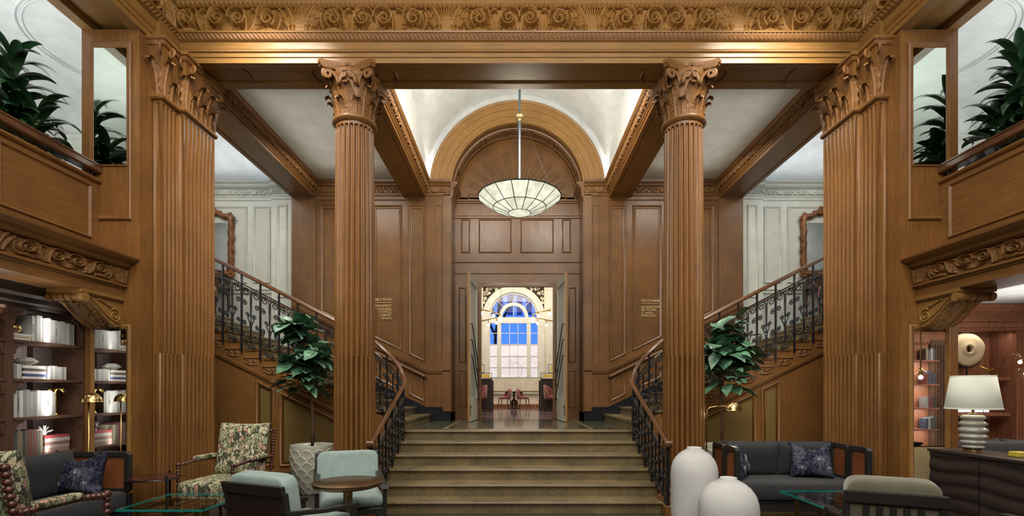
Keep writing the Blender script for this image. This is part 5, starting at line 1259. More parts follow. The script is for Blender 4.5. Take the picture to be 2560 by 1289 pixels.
def book(y0, y1, z0, z1, depth, mat, label, grp, ttl=None, tilt=0, xf=None):
    xf = xf or XF - .035
    t = thing('book', label, 'book', (xf - depth / 2, (y0 + y1) / 2, z0), 0, grp)
    w_, h_ = y1 - y0, z1 - z0
    flat = w_ > h_
    m = MB(); m.box(-depth / 2, depth / 2, -w_ / 2 + .0006, w_ / 2 - .0006, 0, h_); 
    o = ob('cover', m, mat, t, bevel=.002)
    m = MB()
    if flat: m.box(depth / 2 - .002, depth / 2 + .0008, -w_ / 2 + .012, w_ / 2 - .012, .004, h_ - .004)
    if flat and label.startswith('white'): ob('pages', m, bmat((.7, .68, .62)), t)
    if tilt: t.rotation_euler = (tilt, 0, 0)
    if ttl:
        q = letters(t, ttl, (depth / 2 + .001, 0, h_ * .5), .022, bmat((.03, .03, .03)), 'CENTER', (0, 0, 0), .0005, 1, 'spine_title', False)
        q.rotation_euler = Matrix(((0, 0, 1), (0, 1, 0), (-1, 0, 0))).transposed().to_euler() if False else (Vector((0, 0, 0)) and (0, 0, 0))
        R = Matrix(((0, 0, 1), (0, 1, 0), (-1, 0, 0)))  # text x -> -z, y -> y, normal -> x
        R = Matrix((( 0, 0, 1), (0, 1, 0), (-1, 0, 0))); q.rotation_euler = R.to_euler(); q.location = (depth / 2 + .001, -.008, h_ * .5)
    return t
rb = random.Random(4)
def row(y0, y1, z, hs, cols, shelf, grp, start=0, what='white', titles={}):
    y = y0; i = 0
    while y < y1 - .012:
        w_ = rb.uniform(.020, .040); w_ = min(w_, y1 - y); h_ = np.interp((y - y0) / max(y1 - y0, .01), [0, 1], hs) * rb.uniform(.94, 1.03); c = rb.choice(cols)
        nme = what if isinstance(what, str) else what[cols.index(c)]
        book(y, y + w_, z, z + h_, .20 + rb.uniform(-.01, .01), bmat(c), '%s upright book, %s from the left, %s' % (nme, ORD[min(i, 19)], shelf), grp, titles.get(i)); y += w_ + .0008; i += 1
def stack(y0, y1, z, n, cols, names, shelf, grp, th=.026):
    zz = z
    for i in range(n):
        h_ = th * rb.uniform(.8, 1.2); j = rb.uniform(-.01, .01); c = i % len(cols)
        book(y0 + j, y1 + j, zz, zz + h_, .22, bmat(cols[c]), '%s book lying flat, %s from the bottom of the pile, %s' % (names[c], ORD[i], shelf), grp); zz += h_ + .0008
    return zz
WH = [(.56, .55, .53), (.46, .45, .42), (.36, .355, .34), (.62, .62, .61), (.28, .275, .27)]; WN = ['white', 'cream', 'pale grey', 'bright white', 'light grey']
row(5.165, 5.66, SHZ[0], (.285, .245), WH, 'top shelf', 'books on the top lit shelf', what=WN, titles={0: 'THE MANY', 9: 'HIP HOP'})
zt_ = stack(4.95, 5.155, SHZ[0], 3, [(.75, .74, .72), (.5, .42, .3), (.7, .7, .68)], ['white', 'tan', 'cream'], 'top lit shelf', 'flat books on the top shelf')
VZ = zt_
row(4.945, 5.06, SHZ[1], (.15, .15), WH, 'second shelf, left end', 'short white books on the second shelf', what=WN)
zt2 = stack(5.075, 5.325, SHZ[1], 5, [(.7, .7, .7), (.05, .07, .18), (.62, .60, .58), (.10, .08, .07), (.66, .62, .55)], ['white', 'navy', 'pale grey', 'brown', 'cream'], 'second lit shelf', 'flat books on the second shelf', .031)
row(5.335, 5.56, SHZ[1], (.15, .14), WH, 'second shelf, right of the flat pile', 'short white books right of the pile', what=WN)
row(4.945, 5.43, SHZ[2], (.285, .27), WH, 'third shelf', 'books on the third lit shelf', what=WN, titles={2: 'UNRAVEL ME', 11: 'PARIS'})
DK = [(.055, .05, .045), (.05, .07, .10), (.10, .09, .07), (.16, .05, .045), (.20, .17, .12), (.08, .10, .09)]; DN = ['black', 'navy blue', 'dark brown', 'dark red', 'tan', 'dark green']
row(4.945, 5.29, SHZ[3], (.27, .25), DK, 'lowest lit shelf', 'old books on the lowest lit shelf', what=DN)
zt4 = stack(5.30, 5.60, SHZ[3], 5, [(.22, .14, .12), (.30, .24, .20), (.16, .08, .07), (.34, .30, .26), (.25, .04, .045)], ['brown', 'tan', 'dark red', 'beige', 'crimson'], 'lowest lit shelf', 'flat books on the lowest shelf', .036)
for k, (z, cs, ns, g) in enumerate(((SHZ[0], DK, DN, 'top'), (SHZ[1], WH, WN, 'second'), (SHZ[2], [(.30, .42, .05), (.05, .05, .05)], ['lime green', 'black'], 'third'))):
    row(4.62, 4.80, z, (.27, .26), cs, '%s shelf at the far left picture edge' % g, 'books at the far left edge', what=ns)
# ornaments on the shelves
def lathe_thing(name, label, cat, loc, prof, mat, part='body', n=32):
    t = thing(name, label, cat, loc); m = MB(); m.lathe(prof, n); ob(part, m, mat, t, smooth=True, auto=50); return t
lathe_thing('brass_vase', 'round polished brass vase with narrow neck on the flat books, top shelf', 'vase', (-5.20, 5.04, VZ), [(.03, 0), (.055, .015), (.068, .045), (.062, .08), (.035, .105), (.014, .115), (.014, .15), (.018, .155)], brass)
t = thing('ceramic_ornament', 'faceted grey ceramic ornament on the pile of books, second shelf', 'ornament', (-5.22, 5.19, zt2)); m = MB(); m.lathe([(.045, 0), (.05, .012), (.105, .045), (.05, .085), (.04, .087)], 8); ob('body', m, plain('grey_stoneware', (.33, .33, .30), .5), t)
t = thing('palm_ornament', 'gold palm tree ornament beside the white books, third shelf', 'ornament', (-5.19, 5.49, SHZ[2]))
m = MB(); m.lathe([(.03, 0), (.03, .01), (.016, .02)] + [(.014 + .003 * (k % 2), .02 + .012 * k) for k in range(1, 22)], 12); ob('trunk', m, gold, t, smooth=True)
for k in range(8):
    a = k * PI / 4; m = MB(); P = []
    for s in np.linspace(0, 1, 8): r = .01 + .09 * s; z = .28 + .035 * math.sin(PI * s * .9) - .04 * s * s; w_ = .022 * math.sin(PI * min(1, s * .85 + .12)); P.append([(r * math.cos(a) - w_ * q * math.sin(a), r * math.sin(a) + w_ * q * math.cos(a), z - .006 * abs(q)) for q in (-1, 0, 1)])
    m.grid(np.array(P)); ob('frond', m, gold, t, smooth=True, solid=.003)
t = thing('coral_ornament', 'small white branching coral ornament on the flat books, lowest lit shelf', 'ornament', (-5.24, 5.42, zt4)); m = MB(); rr = random.Random(2)
for k in range(16):
    a, e = rr.random() * 6.28, rr.uniform(.3, 1.4); m.tube([(0, 0, .02), (.04 * math.cos(a) * math.cos(e), .04 * math.sin(a) * math.cos(e), .02 + .05 * math.sin(e)), (.075 * math.cos(a + .3) * math.cos(e), .075 * math.sin(a + .3) * math.cos(e), .02 + .09 * math.sin(e))], [.008, .006, .003], 5)
m.ball((0, 0, .012), .02, 8, 5); ob('branches', m, white, t)
m = MB(); m.box(-5.6, -5.0, 3.6, 5.76, 2.69, 2.705); struct('ceiling_bookcase', m, cream)
m = MB(); m.box(-5.6, -5.46, -1, 5.9, 0, 2.7); m.box(-5.6, -5.09, 1.0, 3.86, 0, 2.7); struct('wall_gallery_lower_left', m, pan['z'])
# ================================================================ bar room on the right
YB = 7.6
m = MB(); m.box(5.13, 10, -4, 8.0, 2.93, 3.0); struct('ceiling_bar', m, white)
m = MB(); m.box(5.13, 6.79, YB, YB + .1, 0, 3.0); m.box(7.68, 9.8, YB, YB + .1, 0, 3.0); m.box(6.79, 7.68, YB, YB + .1, 2.54, 3.0); m.box(6.7, 7.8, YB + .42, YB + .5, 0, 3); m.box(6.69, 6.79, YB + .1, YB + .42, 0, 3); m.box(7.68, 7.78, YB + .1, YB + .42, 0, 3)
struct('wall_bar', m, barw)
m = MB(); m.prism([(YB, 2.55), (YB - .02, 2.55), (YB - .02, 2.58), (YB - .035, 2.59), (YB - .035, 2.66), (YB - .06, 2.68), (YB - .07, 2.71), (YB - .09, 2.75), (YB - .15, 2.82), (YB - .19, 2.88), (YB - .20, 2.92), (YB, 2.92)], 5.13, 9.8, 'x'); struct('trim_3', m, barw)
for z, nmz in ((1.84, 'upper'), (1.285, 'middle'), (.79, 'lower')):
    t = thing('wall_shelf', '%s red oak shelf with thin gallery rail in the bar alcove' % nmz, 'shelf', (7.24, YB + .2, z))
    m = MB(); m.box(6.79, 7.62, YB + .02, YB + .41, z - .06, z - .01); ob('board', m, barw, t, world=True, bevel=.003)
    m = MB(); m.tube([(6.8, YB + .02, z + .10), (7.56, YB + .02, z + .10), (7.56, YB + .02, z - .01)], .005, 5); m.tube([(7.2, YB + .02, z + .10), (7.2, YB + .02, z - .01)], .005, 5); ob('gallery_rail', m, brass, t, world=True)
    area('alcove_strip_light', (7.22, YB + .37, z - .02), (7.22, YB + .40, z - .5), .8, .02, 1.6, (1, .9, .8))
area('alcove_strip_light', (7.22, YB + .05, 2.52), (7.22, YB + .3, 1.9), .8, .02, 1.6, (1, .92, .85))
m = MB()
for k in range(9): 
    m = MB() if k == 0 else m; m.box(7.72 + k * .035, 7.738 + k * .035, YB - .03, YB, 0, 2.54)
m.box(7.68, 8.05, YB - .012, YB, 0, 2.54); t = thing('fluted_pilaster', 'narrow fluted red oak pilaster right of the bar alcove', 'pilaster', (7.86, YB, 0)); ob('shaft', m, barw, t, world=True)
t = thing('stone_disc', 'large pale stone wheel with a central hole on the upper bar shelf', 'sculpture', (7.07, YB + .16, 1.84))
m = MB(); rr = random.Random(9); P = []
for i in range(40):
    a = 2 * PI * i / 40; R = .262 * (1 + .025 * math.sin(3 * a + 1) + .012 * math.sin(7 * a)); rowp = []
    for r, y in ((.052, -.02), (.058, -.055), (.085, -.06), (.09, -.045), (.16, -.05), (.235, -.045), (R - .01, -.035), (R, -.01), (R, .02), (R - .02, .04), (.06, .04), (.052, -.02)): rowp.append((.0 + r * math.cos(a), y, .43 + r * math.sin(a)))
    P.append(rowp)
m.grid(np.array(P), closeu=True); ob('disc', m, stonew, t, smooth=True)
m = MB(); m.tube([(0, 0, .0), (0, 0, .17)], .012, 6); m.box(-.08, .08, -.05, .05, 0, .012); m.tube([(.29 * math.cos(a), .0, .43 + .29 * math.sin(a)) for a in np.linspace(-PI / 2 - .8, -PI / 2 + .8, 12)], .009, 5); ob('stand', m, iron, t)
t = thing('star_ornament', 'gold jack shaped star ornament beside the stone wheel on the bar shelf', 'ornament', (7.42, YB + .14, 1.84))
m = MB()
for d in ((1, .2, .45), (-1, .1, .5), (.1, 1, .3)):
    D = Vector(d).normalized() * .17; m.tube([tuple(Vector((0, 0, .095)) - D), (0, 0, .095), tuple(Vector((0, 0, .095)) + D)], [.002, .017, .002], 8)
ob('spikes', m, gold, t)
row2 = [(6.83 + .09 * i, 6.83 + .09 * i + .082) for i in range(6)]
for i, (a, b_) in enumerate(row2):
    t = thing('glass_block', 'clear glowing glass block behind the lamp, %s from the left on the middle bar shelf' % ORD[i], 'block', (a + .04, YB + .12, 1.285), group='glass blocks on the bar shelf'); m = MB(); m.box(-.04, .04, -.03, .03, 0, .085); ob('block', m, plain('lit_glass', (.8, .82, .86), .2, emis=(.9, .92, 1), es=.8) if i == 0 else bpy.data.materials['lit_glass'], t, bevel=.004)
def globe_lamp(loc, label, arm):
    t = thing('globe_sconce', label, 'lamp', loc)
    m = MB(); m.ball((0, 0, 0), .10, 24, 16, (.82, .82, 1.05)); ob('globe', m, cglass, t, smooth=True)
    m = MB(); m.ball((0, 0, -.01), .026, 10, 8); ob('bulb', m, bulbm, t, smooth=True)
    m = MB(); m.tube([(0, 0, .02), (0, 0, .11)], .02, 8); m.tube([(0, 0, .11)] + arm, .008, 6); ob('arm', m, brass, t, smooth=True)
globe_lamp((X(2550, 7.35), 7.35, Z(903, 7.35)), 'clear glass globe wall lamp on the fluted pilaster at the right picture edge', [(0, .2, .11), (0, .25, 0)])
globe_lamp((5.23, 5.08, 1.80), 'clear glass globe lamp hanging by the bar cabinet, reflected in the pier mirror', [(0, 0, 1.1)])
# shelves facing the mirror
YR = 2.0
m = MB(); m.box(4.95, 9.8, YR - .1, YR, 0, 2.93); struct('wall_bar_rear', m, barw)
t = thing('fluted_pilaster', 'dark fluted oak pilaster on the rear bar wall, seen in the right pier mirror', 'pilaster', (8.06, YR, 0)); m = MB(); m.box(7.92, 8.20, YR, YR + .06, 0, 2.6)
for k in range(5): m.box(7.94 + k * .053, 7.962 + k * .053, YR + .06, YR + .085, .1, 2.5)
ob('shaft', m, shelfw, t, world=True)
for z in (2.2, 1.75, 1.3, .9):
    hn = {2.2: 'top', 1.75: 'eye height', 1.3: 'chest height', .9: 'waist height'}[z]
    t = thing('wall_shelf', 'rear bar shelf at %s seen in the pier mirror' % hn, 'shelf', (7.5, YR, z)); m = MB(); m.box(7.0, 7.92, YR, YR + .25, z - .03, z); ob('board', m, barw, t, world=True); m = MB(); m.box(8.2, 8.9, YR, YR + .25, z - .03, z); ob('board', m, barw, t, world=True)
    area('shelf_strip_light', (7.5, YR + .2, z - .04), (7.5, YR + .05, z - .4), .8, .02, 5, (1, .95, .92))
    for i in range(4):
        h_ = rb.uniform(.17, .24); q = thing('book', 'book on the %s rear bar shelf in the mirror, %s from the left' % (hn, ORD[3 - i]), 'book', (7.72 + i * .045, YR + .13, z), 0, 'books on the rear bar shelves'); m = MB(); m.box(-.02, .02, -.08, .08, 0, h_); ob('cover', m, bmat(rb.choice(WH + DK)), q)
m = MB(); m.prism([(YR, 2.5), (YR + .04, 2.55), (YR + .06, 2.7), (YR + .14, 2.8), (YR + .18, 2.92), (YR, 2.92)], 4.95, 9.8, 'x'); struct('trim_4', m, barw)
area('bar_ceiling_light', (6.6, 5.6, 2.88), (6.6, 6, 0), 1.6, 1.6, 90, (1, .88, .78))
area('bar_ceiling_fill', (6.6, 6.3, 2.45), (6.6, 6.3, 5), 1.2, 1.2, 9, NEU)  # added upward fill to whiten the bar ceiling, no such lamp there
area('bar_rear_fill', (7.8, 3.6, 2.88), (7.8, 2.2, 1), 1.0, .8, 70, (1, .96, .92))  # added fill brightening the rear shelves that the pier mirror reflects
area('bookcase_front_light', (-4.6, 3.6, 5.4), (-5.0, 4.8, 1.2), .6, .6, 12, WARM)
# ================================================================ furniture
def rbox(m, c, s, e=.22, n=28, k=16, ez=None):
    """soft box (superellipsoid) centred c with half sizes s"""
    ez = ez or e; P = []
    for j in range(k + 1):
        v = -PI / 2 + PI * j / k; cv, sv = abs(math.cos(v)) ** ez, math.copysign(abs(math.sin(v)) ** ez, math.sin(v)); row_ = []
        for i in range(n):
            u = 2 * PI * i / n; cu, su = math.copysign(abs(math.cos(u)) ** e, math.cos(u)), math.copysign(abs(math.sin(u)) ** e, math.sin(u))
            row_.append((c[0] + s[0] * cu * cv, c[1] + s[1] * su * cv, c[2] + s[2] * sv))
        P.append(row_)
    P = np.array(P).transpose(1, 0, 2); return m.grid(P, closeu=True)
def pillow(m, w, h, t, n=22, pinch=.10, chop=0):
    """scatter pillow in the XZ plane, pointed corners, chopped top"""
    for sgn in (1, -1):
        P = np.zeros((n, n, 3))
        for i in range(n):
            for j in range(n):
                u, v = -1 + 2 * i / (n - 1), -1 + 2 * j / (n - 1)
                k = (1 - u ** 4) * (1 - v ** 4); x = u * w / 2 * (1 - pinch * (1 - v * v) * abs(u)); z = v * h / 2 * (1 - pinch * (1 - u * u) * abs(v))
                if v > 0: z -= chop * (1 - u * u) ** 1.5 * v ** 2
                P[i, j] = (x, sgn * (t / 2 * k ** .45 + .001) * (1 - .15 * (chop > 0) * max(v, 0)), z + h / 2)
        m.grid(P, sgn > 0)
    return m
def xf(mb, loc=(0, 0, 0), rx=0, ry=0, rz=0):
    M = Matrix.Translation(loc) @ Matrix.Rotation(rz, 4, 'Z') @ Matrix.Rotation(ry, 4, 'Y') @ Matrix.Rotation(rx, 4, 'X'); A = np.array(M)
    v = np.concatenate(mb.v); r = MB(); r.add(v @ A[:3, :3].T + A[:3, 3], mb.f); return r
frame_c = plain('charcoal_lacquer', (.022, .021, .020), .38, 0, .3)
# ---- cane sided settees
def settee(label, loc, rz, W=1.52, D=.78, Hh=.95, arm_right=True):
    t = thing('sofa', label, 'sofa', loc, rz)
    def panel_side(name, p0, p1, n):   # cane panels between plan points
        p0, p1 = Vector(p0), Vector(p1); d = (p1 - p0); Lg = d.length; d.normalize(); nn = Vector((-d.y, d.x, 0))
        A = Matrix(((d.x, nn.x, 0, p0.x), (d.y, nn.y, 0, p0.y), (0, 0, 1, 0), (0, 0, 0, 1))); A = np.array(A)
        def put(nm, mb, mat, **k):
            v = np.concatenate(mb.v); r = MB(); r.add(v @ A[:3, :3].T + A[:3, 3], mb.f); return ob(nm, r, mat, t, **k)
        wp = Lg / n; m = MB(); th = .028
        for i in range(n):
            a, b_ = i * wp + .003, (i + 1) * wp - .003; z0, z1, q, c_ = .50, Hh, .055, .035
            m = MB(); outer = [(a + c_, z0), (b_ - c_, z0), (b_, z0 + c_), (b_, z1 - c_), (b_ - c_, z1), (a + c_, z1), (a, z1 - c_), (a, z0 + c_)]
            inner = [(a + q, z0 + q), (b_ - q, z0 + q), (b_ - q, z0 + q), (b_ - q, z1 - q), (b_ - q, z1 - q), (a + q, z1 - q), (a + q, z1 - q), (a + q, z0 + q)]
            V = []; 
            for y in (-th, th): V += [(p[0], y, p[1]) for p in outer] + [(p[0], y, p[1]) for p in inner]
            Fc = []
            for k in range(8):
                k2 = (k + 1) % 8; Fc += [(k, k2, 8 + k2, 8 + k), (16 + k, 24 + k, 24 + k2, 16 + k2), (k, 16 + k, 16 + k2, k2), (8 + k, 8 + k2, 24 + k2, 24 + k)]
            m.add(V, Fc); put(name + '_frame', m, frame_c, bevel=.004)
            m = MB(); m.box(a + q, b_ - q, -.006, .006, z0 + q, z1 - q); put('cane_panel', m, canem)
        m = MB(); m.box(0, Lg, -th, th, .20, .495); put(name + '_apron', m, frame_c, bevel=.006)
    hw = W / 2
    panel_side('back', (-hw + .02, -.03, 0), (hw - .02, -.03, 0), 3)
    panel_side('arm', (-hw, -.06, 0), (-hw, -D, 0), 2); panel_side('arm', (hw, -.06, 0), (hw, -D, 0), 2)
    for x in (-hw + .03, hw - .03):
        for y in (-.06, -D + .05): m = MB(); m.tube([(x, y, .22), (x, y, 0)], [.028, .02], 8); ob('leg', m, frame_c, t)
    m = MB(); m.box(-hw + .03, hw - .03, -D + .03, -.06, .20, .32); ob('seat_frame', m, frame_c, t, bevel=.006)
    m = MB(); rbox(m, (0, -.42, .435), (hw - .035, .375, .115), .12, 40, 14, .3); ob('seat_cushion', m, grey_fab, t, smooth=True)
    for i, x in enumerate((-.375, .265)):
        m = MB(); pillow(m, .68, .46, .22, pinch=.03); m = xf(m, (x, -.19, .53), rx=.20); ob('back_cushion', m, grey_fab, t, smooth=True)
    return t
settee('charcoal sofa with orange cane sides under the right stair, by the white vases', (3.32, 6.50, 0), -.02)
settee('charcoal sofa with orange cane sides in front of the lit bookcase', (-5.02, 4.60, 0), PI / 2)
def toile_pillow(loc, rz, w, h, lab, tilt=.22, chop=.09, roll=0):
    t = thing('throw_pillow', lab, 'pillow', loc, rz, 'navy palm tree pillows'); m = MB(); pillow(m, w, h, .17, pinch=.12, chop=chop, n=30); m = xf(m, (0, 0, 0), rx=-tilt, ry=roll); ob('cover', m, toilem, t, smooth=True)
    palm = plain('palm_print', (.40, .42, .50), .7) if 'palm_print' not in bpy.data.materials else bpy.data.materials['palm_print']
    for (px_, pz, s_) in ((.06, .10, 1.0), (-.13, .03, .7), (.17, .05, .55)):
        m = MB(); f = lambda x, z: -(.17 / 2 * ((1 - min(1, abs(x / (w / 2))) ** 4) * (1 - min(1, abs((z - h / 2) / (h / 2))) ** 4)) ** .45 + .004)
        def P3(x, z): return (x, f(x, z), z)
        m.tube([P3(px_, pz), P3(px_ + .006 * s_, pz + .06 * s_), P3(px_, pz + .12 * s_)], .0016, 4)
        for k in range(9):
            a = -.5 + k * (PI + 1) / 8; r = .062 * s_; x0_, z0_ = px_, pz + .12 * s_
            m.tube([P3(x0_, z0_), P3(x0_ + r * .55 * math.cos(a), z0_ + r * .6 * math.sin(a) + .012 * s_), P3(x0_ + r * math.cos(a), z0_ + r * .75 * math.sin(a) - .012 * s_)], .0016 * s_ + .0005, 4)
        m = xf(m, (0, 0, 0), rx=-tilt, ry=roll); ob('palm_tree_print', m, palm, t)
toile_pillow((-4.575, 5.03, .545), -.08, .60, .46, 'navy palm print pillow on the left sofa by the bookcase')
toile_pillow((3.58, 6.02, .545), -.22, .50, .46, 'navy palm print pillow at the right end of the right sofa')
toile_pillow((2.76, 6.06, .545), .95, .44, .46, 'navy palm print pillow at the left end of the right sofa', tilt=.3, chop=.02)
# ---- floral bobbin armchairs
def bobbin(m, a, b_, r=.021, step=.036, sq=1.0):
    a, b_ = Vector(a), Vector(b_); Lg = (b_ - a).length; n = max(int(round(Lg / step)), 2); q = (b_ - a).to_track_quat('Z', 'Y').to_matrix()
    prof = []
    for i in range(n):
        z0 = Lg * i / n; h_ = Lg / n
        prof += [(r * (.30 + .70 * math.sin(PI * t_) ** .6), z0 + h_ * t_) for t_ in ((.03, .18, .35, .5, .65, .82, .97))]
    m.lathe(prof, 12, tuple(a), q)
def floral_chair(label, loc, rz, br_=.021, st_=.036):
    t = thing('armchair', label, 'chair', loc, rz, None)
    w, fy, by = .33, -.36, .30
    top = 1.14
    for s_ in (-1, 1):
        m = MB(); bobbin(m, (s_ * w, by, .0), (s_ * w, by + .02, .60), br_, st_); bobbin(m, (s_ * w, by + .02, .60), (s_ * w, by + .12, top), br_, st_); ob('rear_post', m, mahog, t, smooth=True)
        m = MB(); bobbin(m, (s_ * w, fy, 0), (s_ * w, fy, .77), br_, st_); m.ball((s_ * w, fy, .785), br_ * 1.15, 10, 8); ob('front_post', m, mahog, t, smooth=True)
        m = MB(); bobbin(m, (s_ * w, fy + .01, .775), (s_ * w, -.12, .80), br_, st_); m.box(s_ * w - .022, s_ * w + .022, -.13, .24, .782, .808); bobbin(m, (s_ * w, .21, .80), (s_ * w, by + .05, .80), br_, st_); ob('arm_rail', m, mahog, t, smooth=False, auto=60)
        m = MB(); rbox(m, (s_ * w, .05, .825), (.045, .19, .028), .5, 20, 10); ob('arm_pad', m, floralm, t, smooth=True)
        m = MB(); bobbin(m, (s_ * w, fy, .22), (s_ * w, by, .22), br_ * .8, st_); ob('side_stretcher', m, mahog, t, smooth=True)
    for y, z in ((by + .12, top - .03), (by + .01, .35), (fy, .35)):
        m = MB(); bobbin(m, (-w, y, z), (w, y, z), br_ * .85, st_); ob('cross_rail', m, mahog, t, smooth=True)
    m = MB(); m.box(-w + .02, w - .02, fy + .02, by, .38, .44); ob('seat_rail', m, mahog, t, bevel=.008)
    m = MB(); rbox(m, (0, -.03, .515), (w + .02, .36, .085), .16, 36, 14, .35); ob('seat_cushion', m, floralm, t, smooth=True)
    m = MB(); m.tube([(x, y, .57) for x, y in ((-w, -.38), (w, -.38))], .006, 5); ob('piping', m, floralm, t)
    m = MB(); pillow(m, .67, .66, .20, pinch=.05, n=26); m = xf(m, (0, .20, .57), rx=-.19); ob('back_cushion', m, floralm, t, smooth=True)
    return t
floral_chair('floral tapestry armchair with bobbin turned frame facing the room beside the potted fig', (-3.46, 5.83, 0), -.12)
floral_chair('floral tapestry armchair with bobbin turned frame cut off by the lower left picture edge', (-3.66, 3.58, 0), PI - .02, .030, .050)
# ---- low armchairs
def lounge(label, loc, rz, fab, slats=False, w=.33, ch=.20):
    t = thing('armchair', label, 'chair', loc, rz, None)
    for s_ in (-1, 1):
        m = MB(); m.prism([(-.36, 0), (-.32, 0), (-.315, .62), (-.365, .62)], s_ * w - .022, s_ * w + .022, 'x'); ob('front_leg', m, frame_c, t, bevel=.005)
        m = MB(); m.prism([(.30, 0), (.34, 0), (.37, .45), (.425, .85), (.38, .85), (.32, .45)], s_ * w - .022, s_ * w + .022, 'x'); ob('rear_leg', m, frame_c, t, bevel=.005)
        m = MB(); m.prism([(-.40, .595), (-.36, .63), (.0, .655), (.42, .72), (.41, .68), (.0, .62), (-.36, .59)], s_ * w - .035, s_ * w + .035, 'x'); ob('armrest', m, frame_c, t, bevel=.006)
        m = MB(); m.box(s_ * w - .018, s_ * w + .018, -.34, .34, .33, .39); ob('side_rail', m, frame_c, t, bevel=.004)
    m = MB(); m.box(-w, w, -.36, -.32, .33, .39); m.box(-w, w, -.34, .33, .375, .395); ob('seat_frame', m, frame_c, t, bevel=.004)
    def bp(z, o): y = .335 + (z - .45) * .16; return y + o
    m = MB(); m.prism([(bp(.82, 0), .82), (bp(.905, 0), .905), (bp(.905, .045), .905), (bp(.82, .04), .82)], -w - .02, w + .02, 'x'); ob('top_rail', m, frame_c, t, bevel=.008)
    m = MB(); m.prism([(bp(.45, 0), .45), (bp(.50, 0), .50), (bp(.50, .035), .50), (bp(.45, .035), .45)], -w, w, 'x'); ob('lower_rail', m, frame_c, t, bevel=.005)
    if slats:
        for x in np.linspace(-w + .12, w - .12, 5): m = MB(); m.prism([(bp(.49, .005), .49), (bp(.80, .005), .80), (bp(.80, .025), .80), (bp(.49, .025), .49)], x - .018, x + .018, 'x'); ob('slat', m, frame_c, t, bevel=.004)
    else:
        m = MB(); m.prism([(bp(.49, .012), .49), (bp(.80, .012), .80), (bp(.80, .026), .80), (bp(.49, .026), .49)], -w, w, 'x'); ob('back_panel', m, walnut, t)
    m = MB(); rbox(m, (0, -.04, .47), (w - .03 + .02, .35, .078), .15, 36, 12, .45); ob('seat_cushion', m, fab, t, smooth=True)
    m = MB(); rbox(m, (0, 0, ch), (w - .0, .075, ch), .14, 36, 14, .32); m = xf(m, (0, .275, .53), rx=-.16); ob('back_cushion', m, fab, t, smooth=True)
    m = MB(); m.tube([(-w + .02, .205, .985 + .0), (w - .02, .205, .985)], .004, 4); m = xf(m, (0, .0, .0)); 
    return t
lounge('mint suede armchair with dark frame facing the room behind the round bronze table', (-1.86, 5.36, 0), .38, mint_fab)
lounge('mint suede armchair seen from behind with solid dark back panel', (-1.885, 4.12, 0), math.radians(157), mint_fab, w=.30, ch=.225)
lounge('olive velvet armchair seen from behind with slatted dark back', (2.73, 3.77, 0), math.radians(155), olive_fab, True, w=.275, ch=.235)
lounge('olive seated dark armchair mostly cut off by the lower right picture edge', (4.15, 3.55, 0), math.radians(176), olive_fab, True)
# ---- tables
t = thing('pedestal_table', 'round bronze topped pedestal table between the two mint armchairs', 'table', (-1.62, 4.6, 0))
m = MB(); m.lathe([(.0001, .715), (.27, .715), (.305, .728), (.316, .745), (.316, .762), (.305, .768), (.0001, .768)], 56); ob('tabletop', m, bronze, t, auto=30)
m = MB(); m.lathe([(.20, 0), (.20, .015), (.17, .03), (.075, .05), (.06, .10), (.040, .55), (.042, .66), (.06, .70), (.10, .715)], 32); ob('pedestal', m, abrass, t, auto=30)
def glass_table(label, x0, x1, y0, y1, z=.50):
    t = thing('coffee_table', label, 'table', ((x0 + x1) / 2, (y0 + y1) / 2, 0)); c_ = .0
    m = MB(); m.box(x0 + .002, x1 - .002, y0 + .002, y1 - .002, z - .02, z); ob('glass_top', m, tglass, t, world=True)
    m = MB()
    for q in ((x0, x1, y0, y0 + .004), (x0, x1, y1 - .004, y1), (x0, x0 + .004, y0, y1), (x1 - .004, x1, y0, y1)): m.box(q[0], q[1], q[2], q[3], z - .0205, z + .0005)
    ob('green_glass_edge', m, gedge, t, world=True, label='green polished glass edge')
    for (xa, xb) in ((x0 + .10, x0 + .36), (x1 - .36, x1 - .10)):
        m = MB(); 
        for (a, b_, c, d) in ((xa, xa + .03, y0 + .12, y0 + .15), (xb, xb + .03, y0 + .12, y0 + .15), (xa, xa + .03, y1 - .15, y1 - .12), (xb, xb + .03, y1 - .15, y1 - .12)): m.box(a, b_, c, d, 0, z - .05)
        for zz in ((z - .05, z - .021), (0, .025)): 
            m.box(xa, xa + .03, y0 + .12, y1 - .12, *zz); m.box(xb, xb + .03, y0 + .12, y1 - .12, *zz); m.box(xa, xb + .03, y0 + .12, y0 + .15, *zz); m.box(xa, xb + .03, y1 - .15, y1 - .12, *zz)
        ob('brass_base', m, abrass, t, world=True)
glass_table('rectangular glass coffee table on brass legs before the floral armchair, left', -3.80, -2.97, 4.60, 5.34)
glass_table('rectangular glass coffee table on brass legs before the right sofa', 2.90, 3.85, 4.57, 5.50)
t = thing('side_table', 'small round dark side table with three thin black legs beside the left pier', 'table', (-4.06, 5.46, 0))
m = MB(); m.lathe([(.0001, .64), (.235, .64), (.245, .65), (.245, .66), (.235, .665), (.0001, .665)], 40); ob('tabletop', m, mahog, t, auto=30)
for k in range(3):
    a = -.5 + k * 2 * PI / 3; m = MB(); m.tube([(.255 * math.cos(a), .255 * math.sin(a), 0), (.255 * math.cos(a), .255 * math.sin(a), .69)], .012, 8); ob('leg', m, iron, t)
m = MB(); m.tube([(.25 * math.cos(a), .25 * math.sin(a), .645) for a in np.linspace(0, 2 * PI, 40)[:-1]], .008, 6, closed=True); ob('rim_band', m, iron, t)
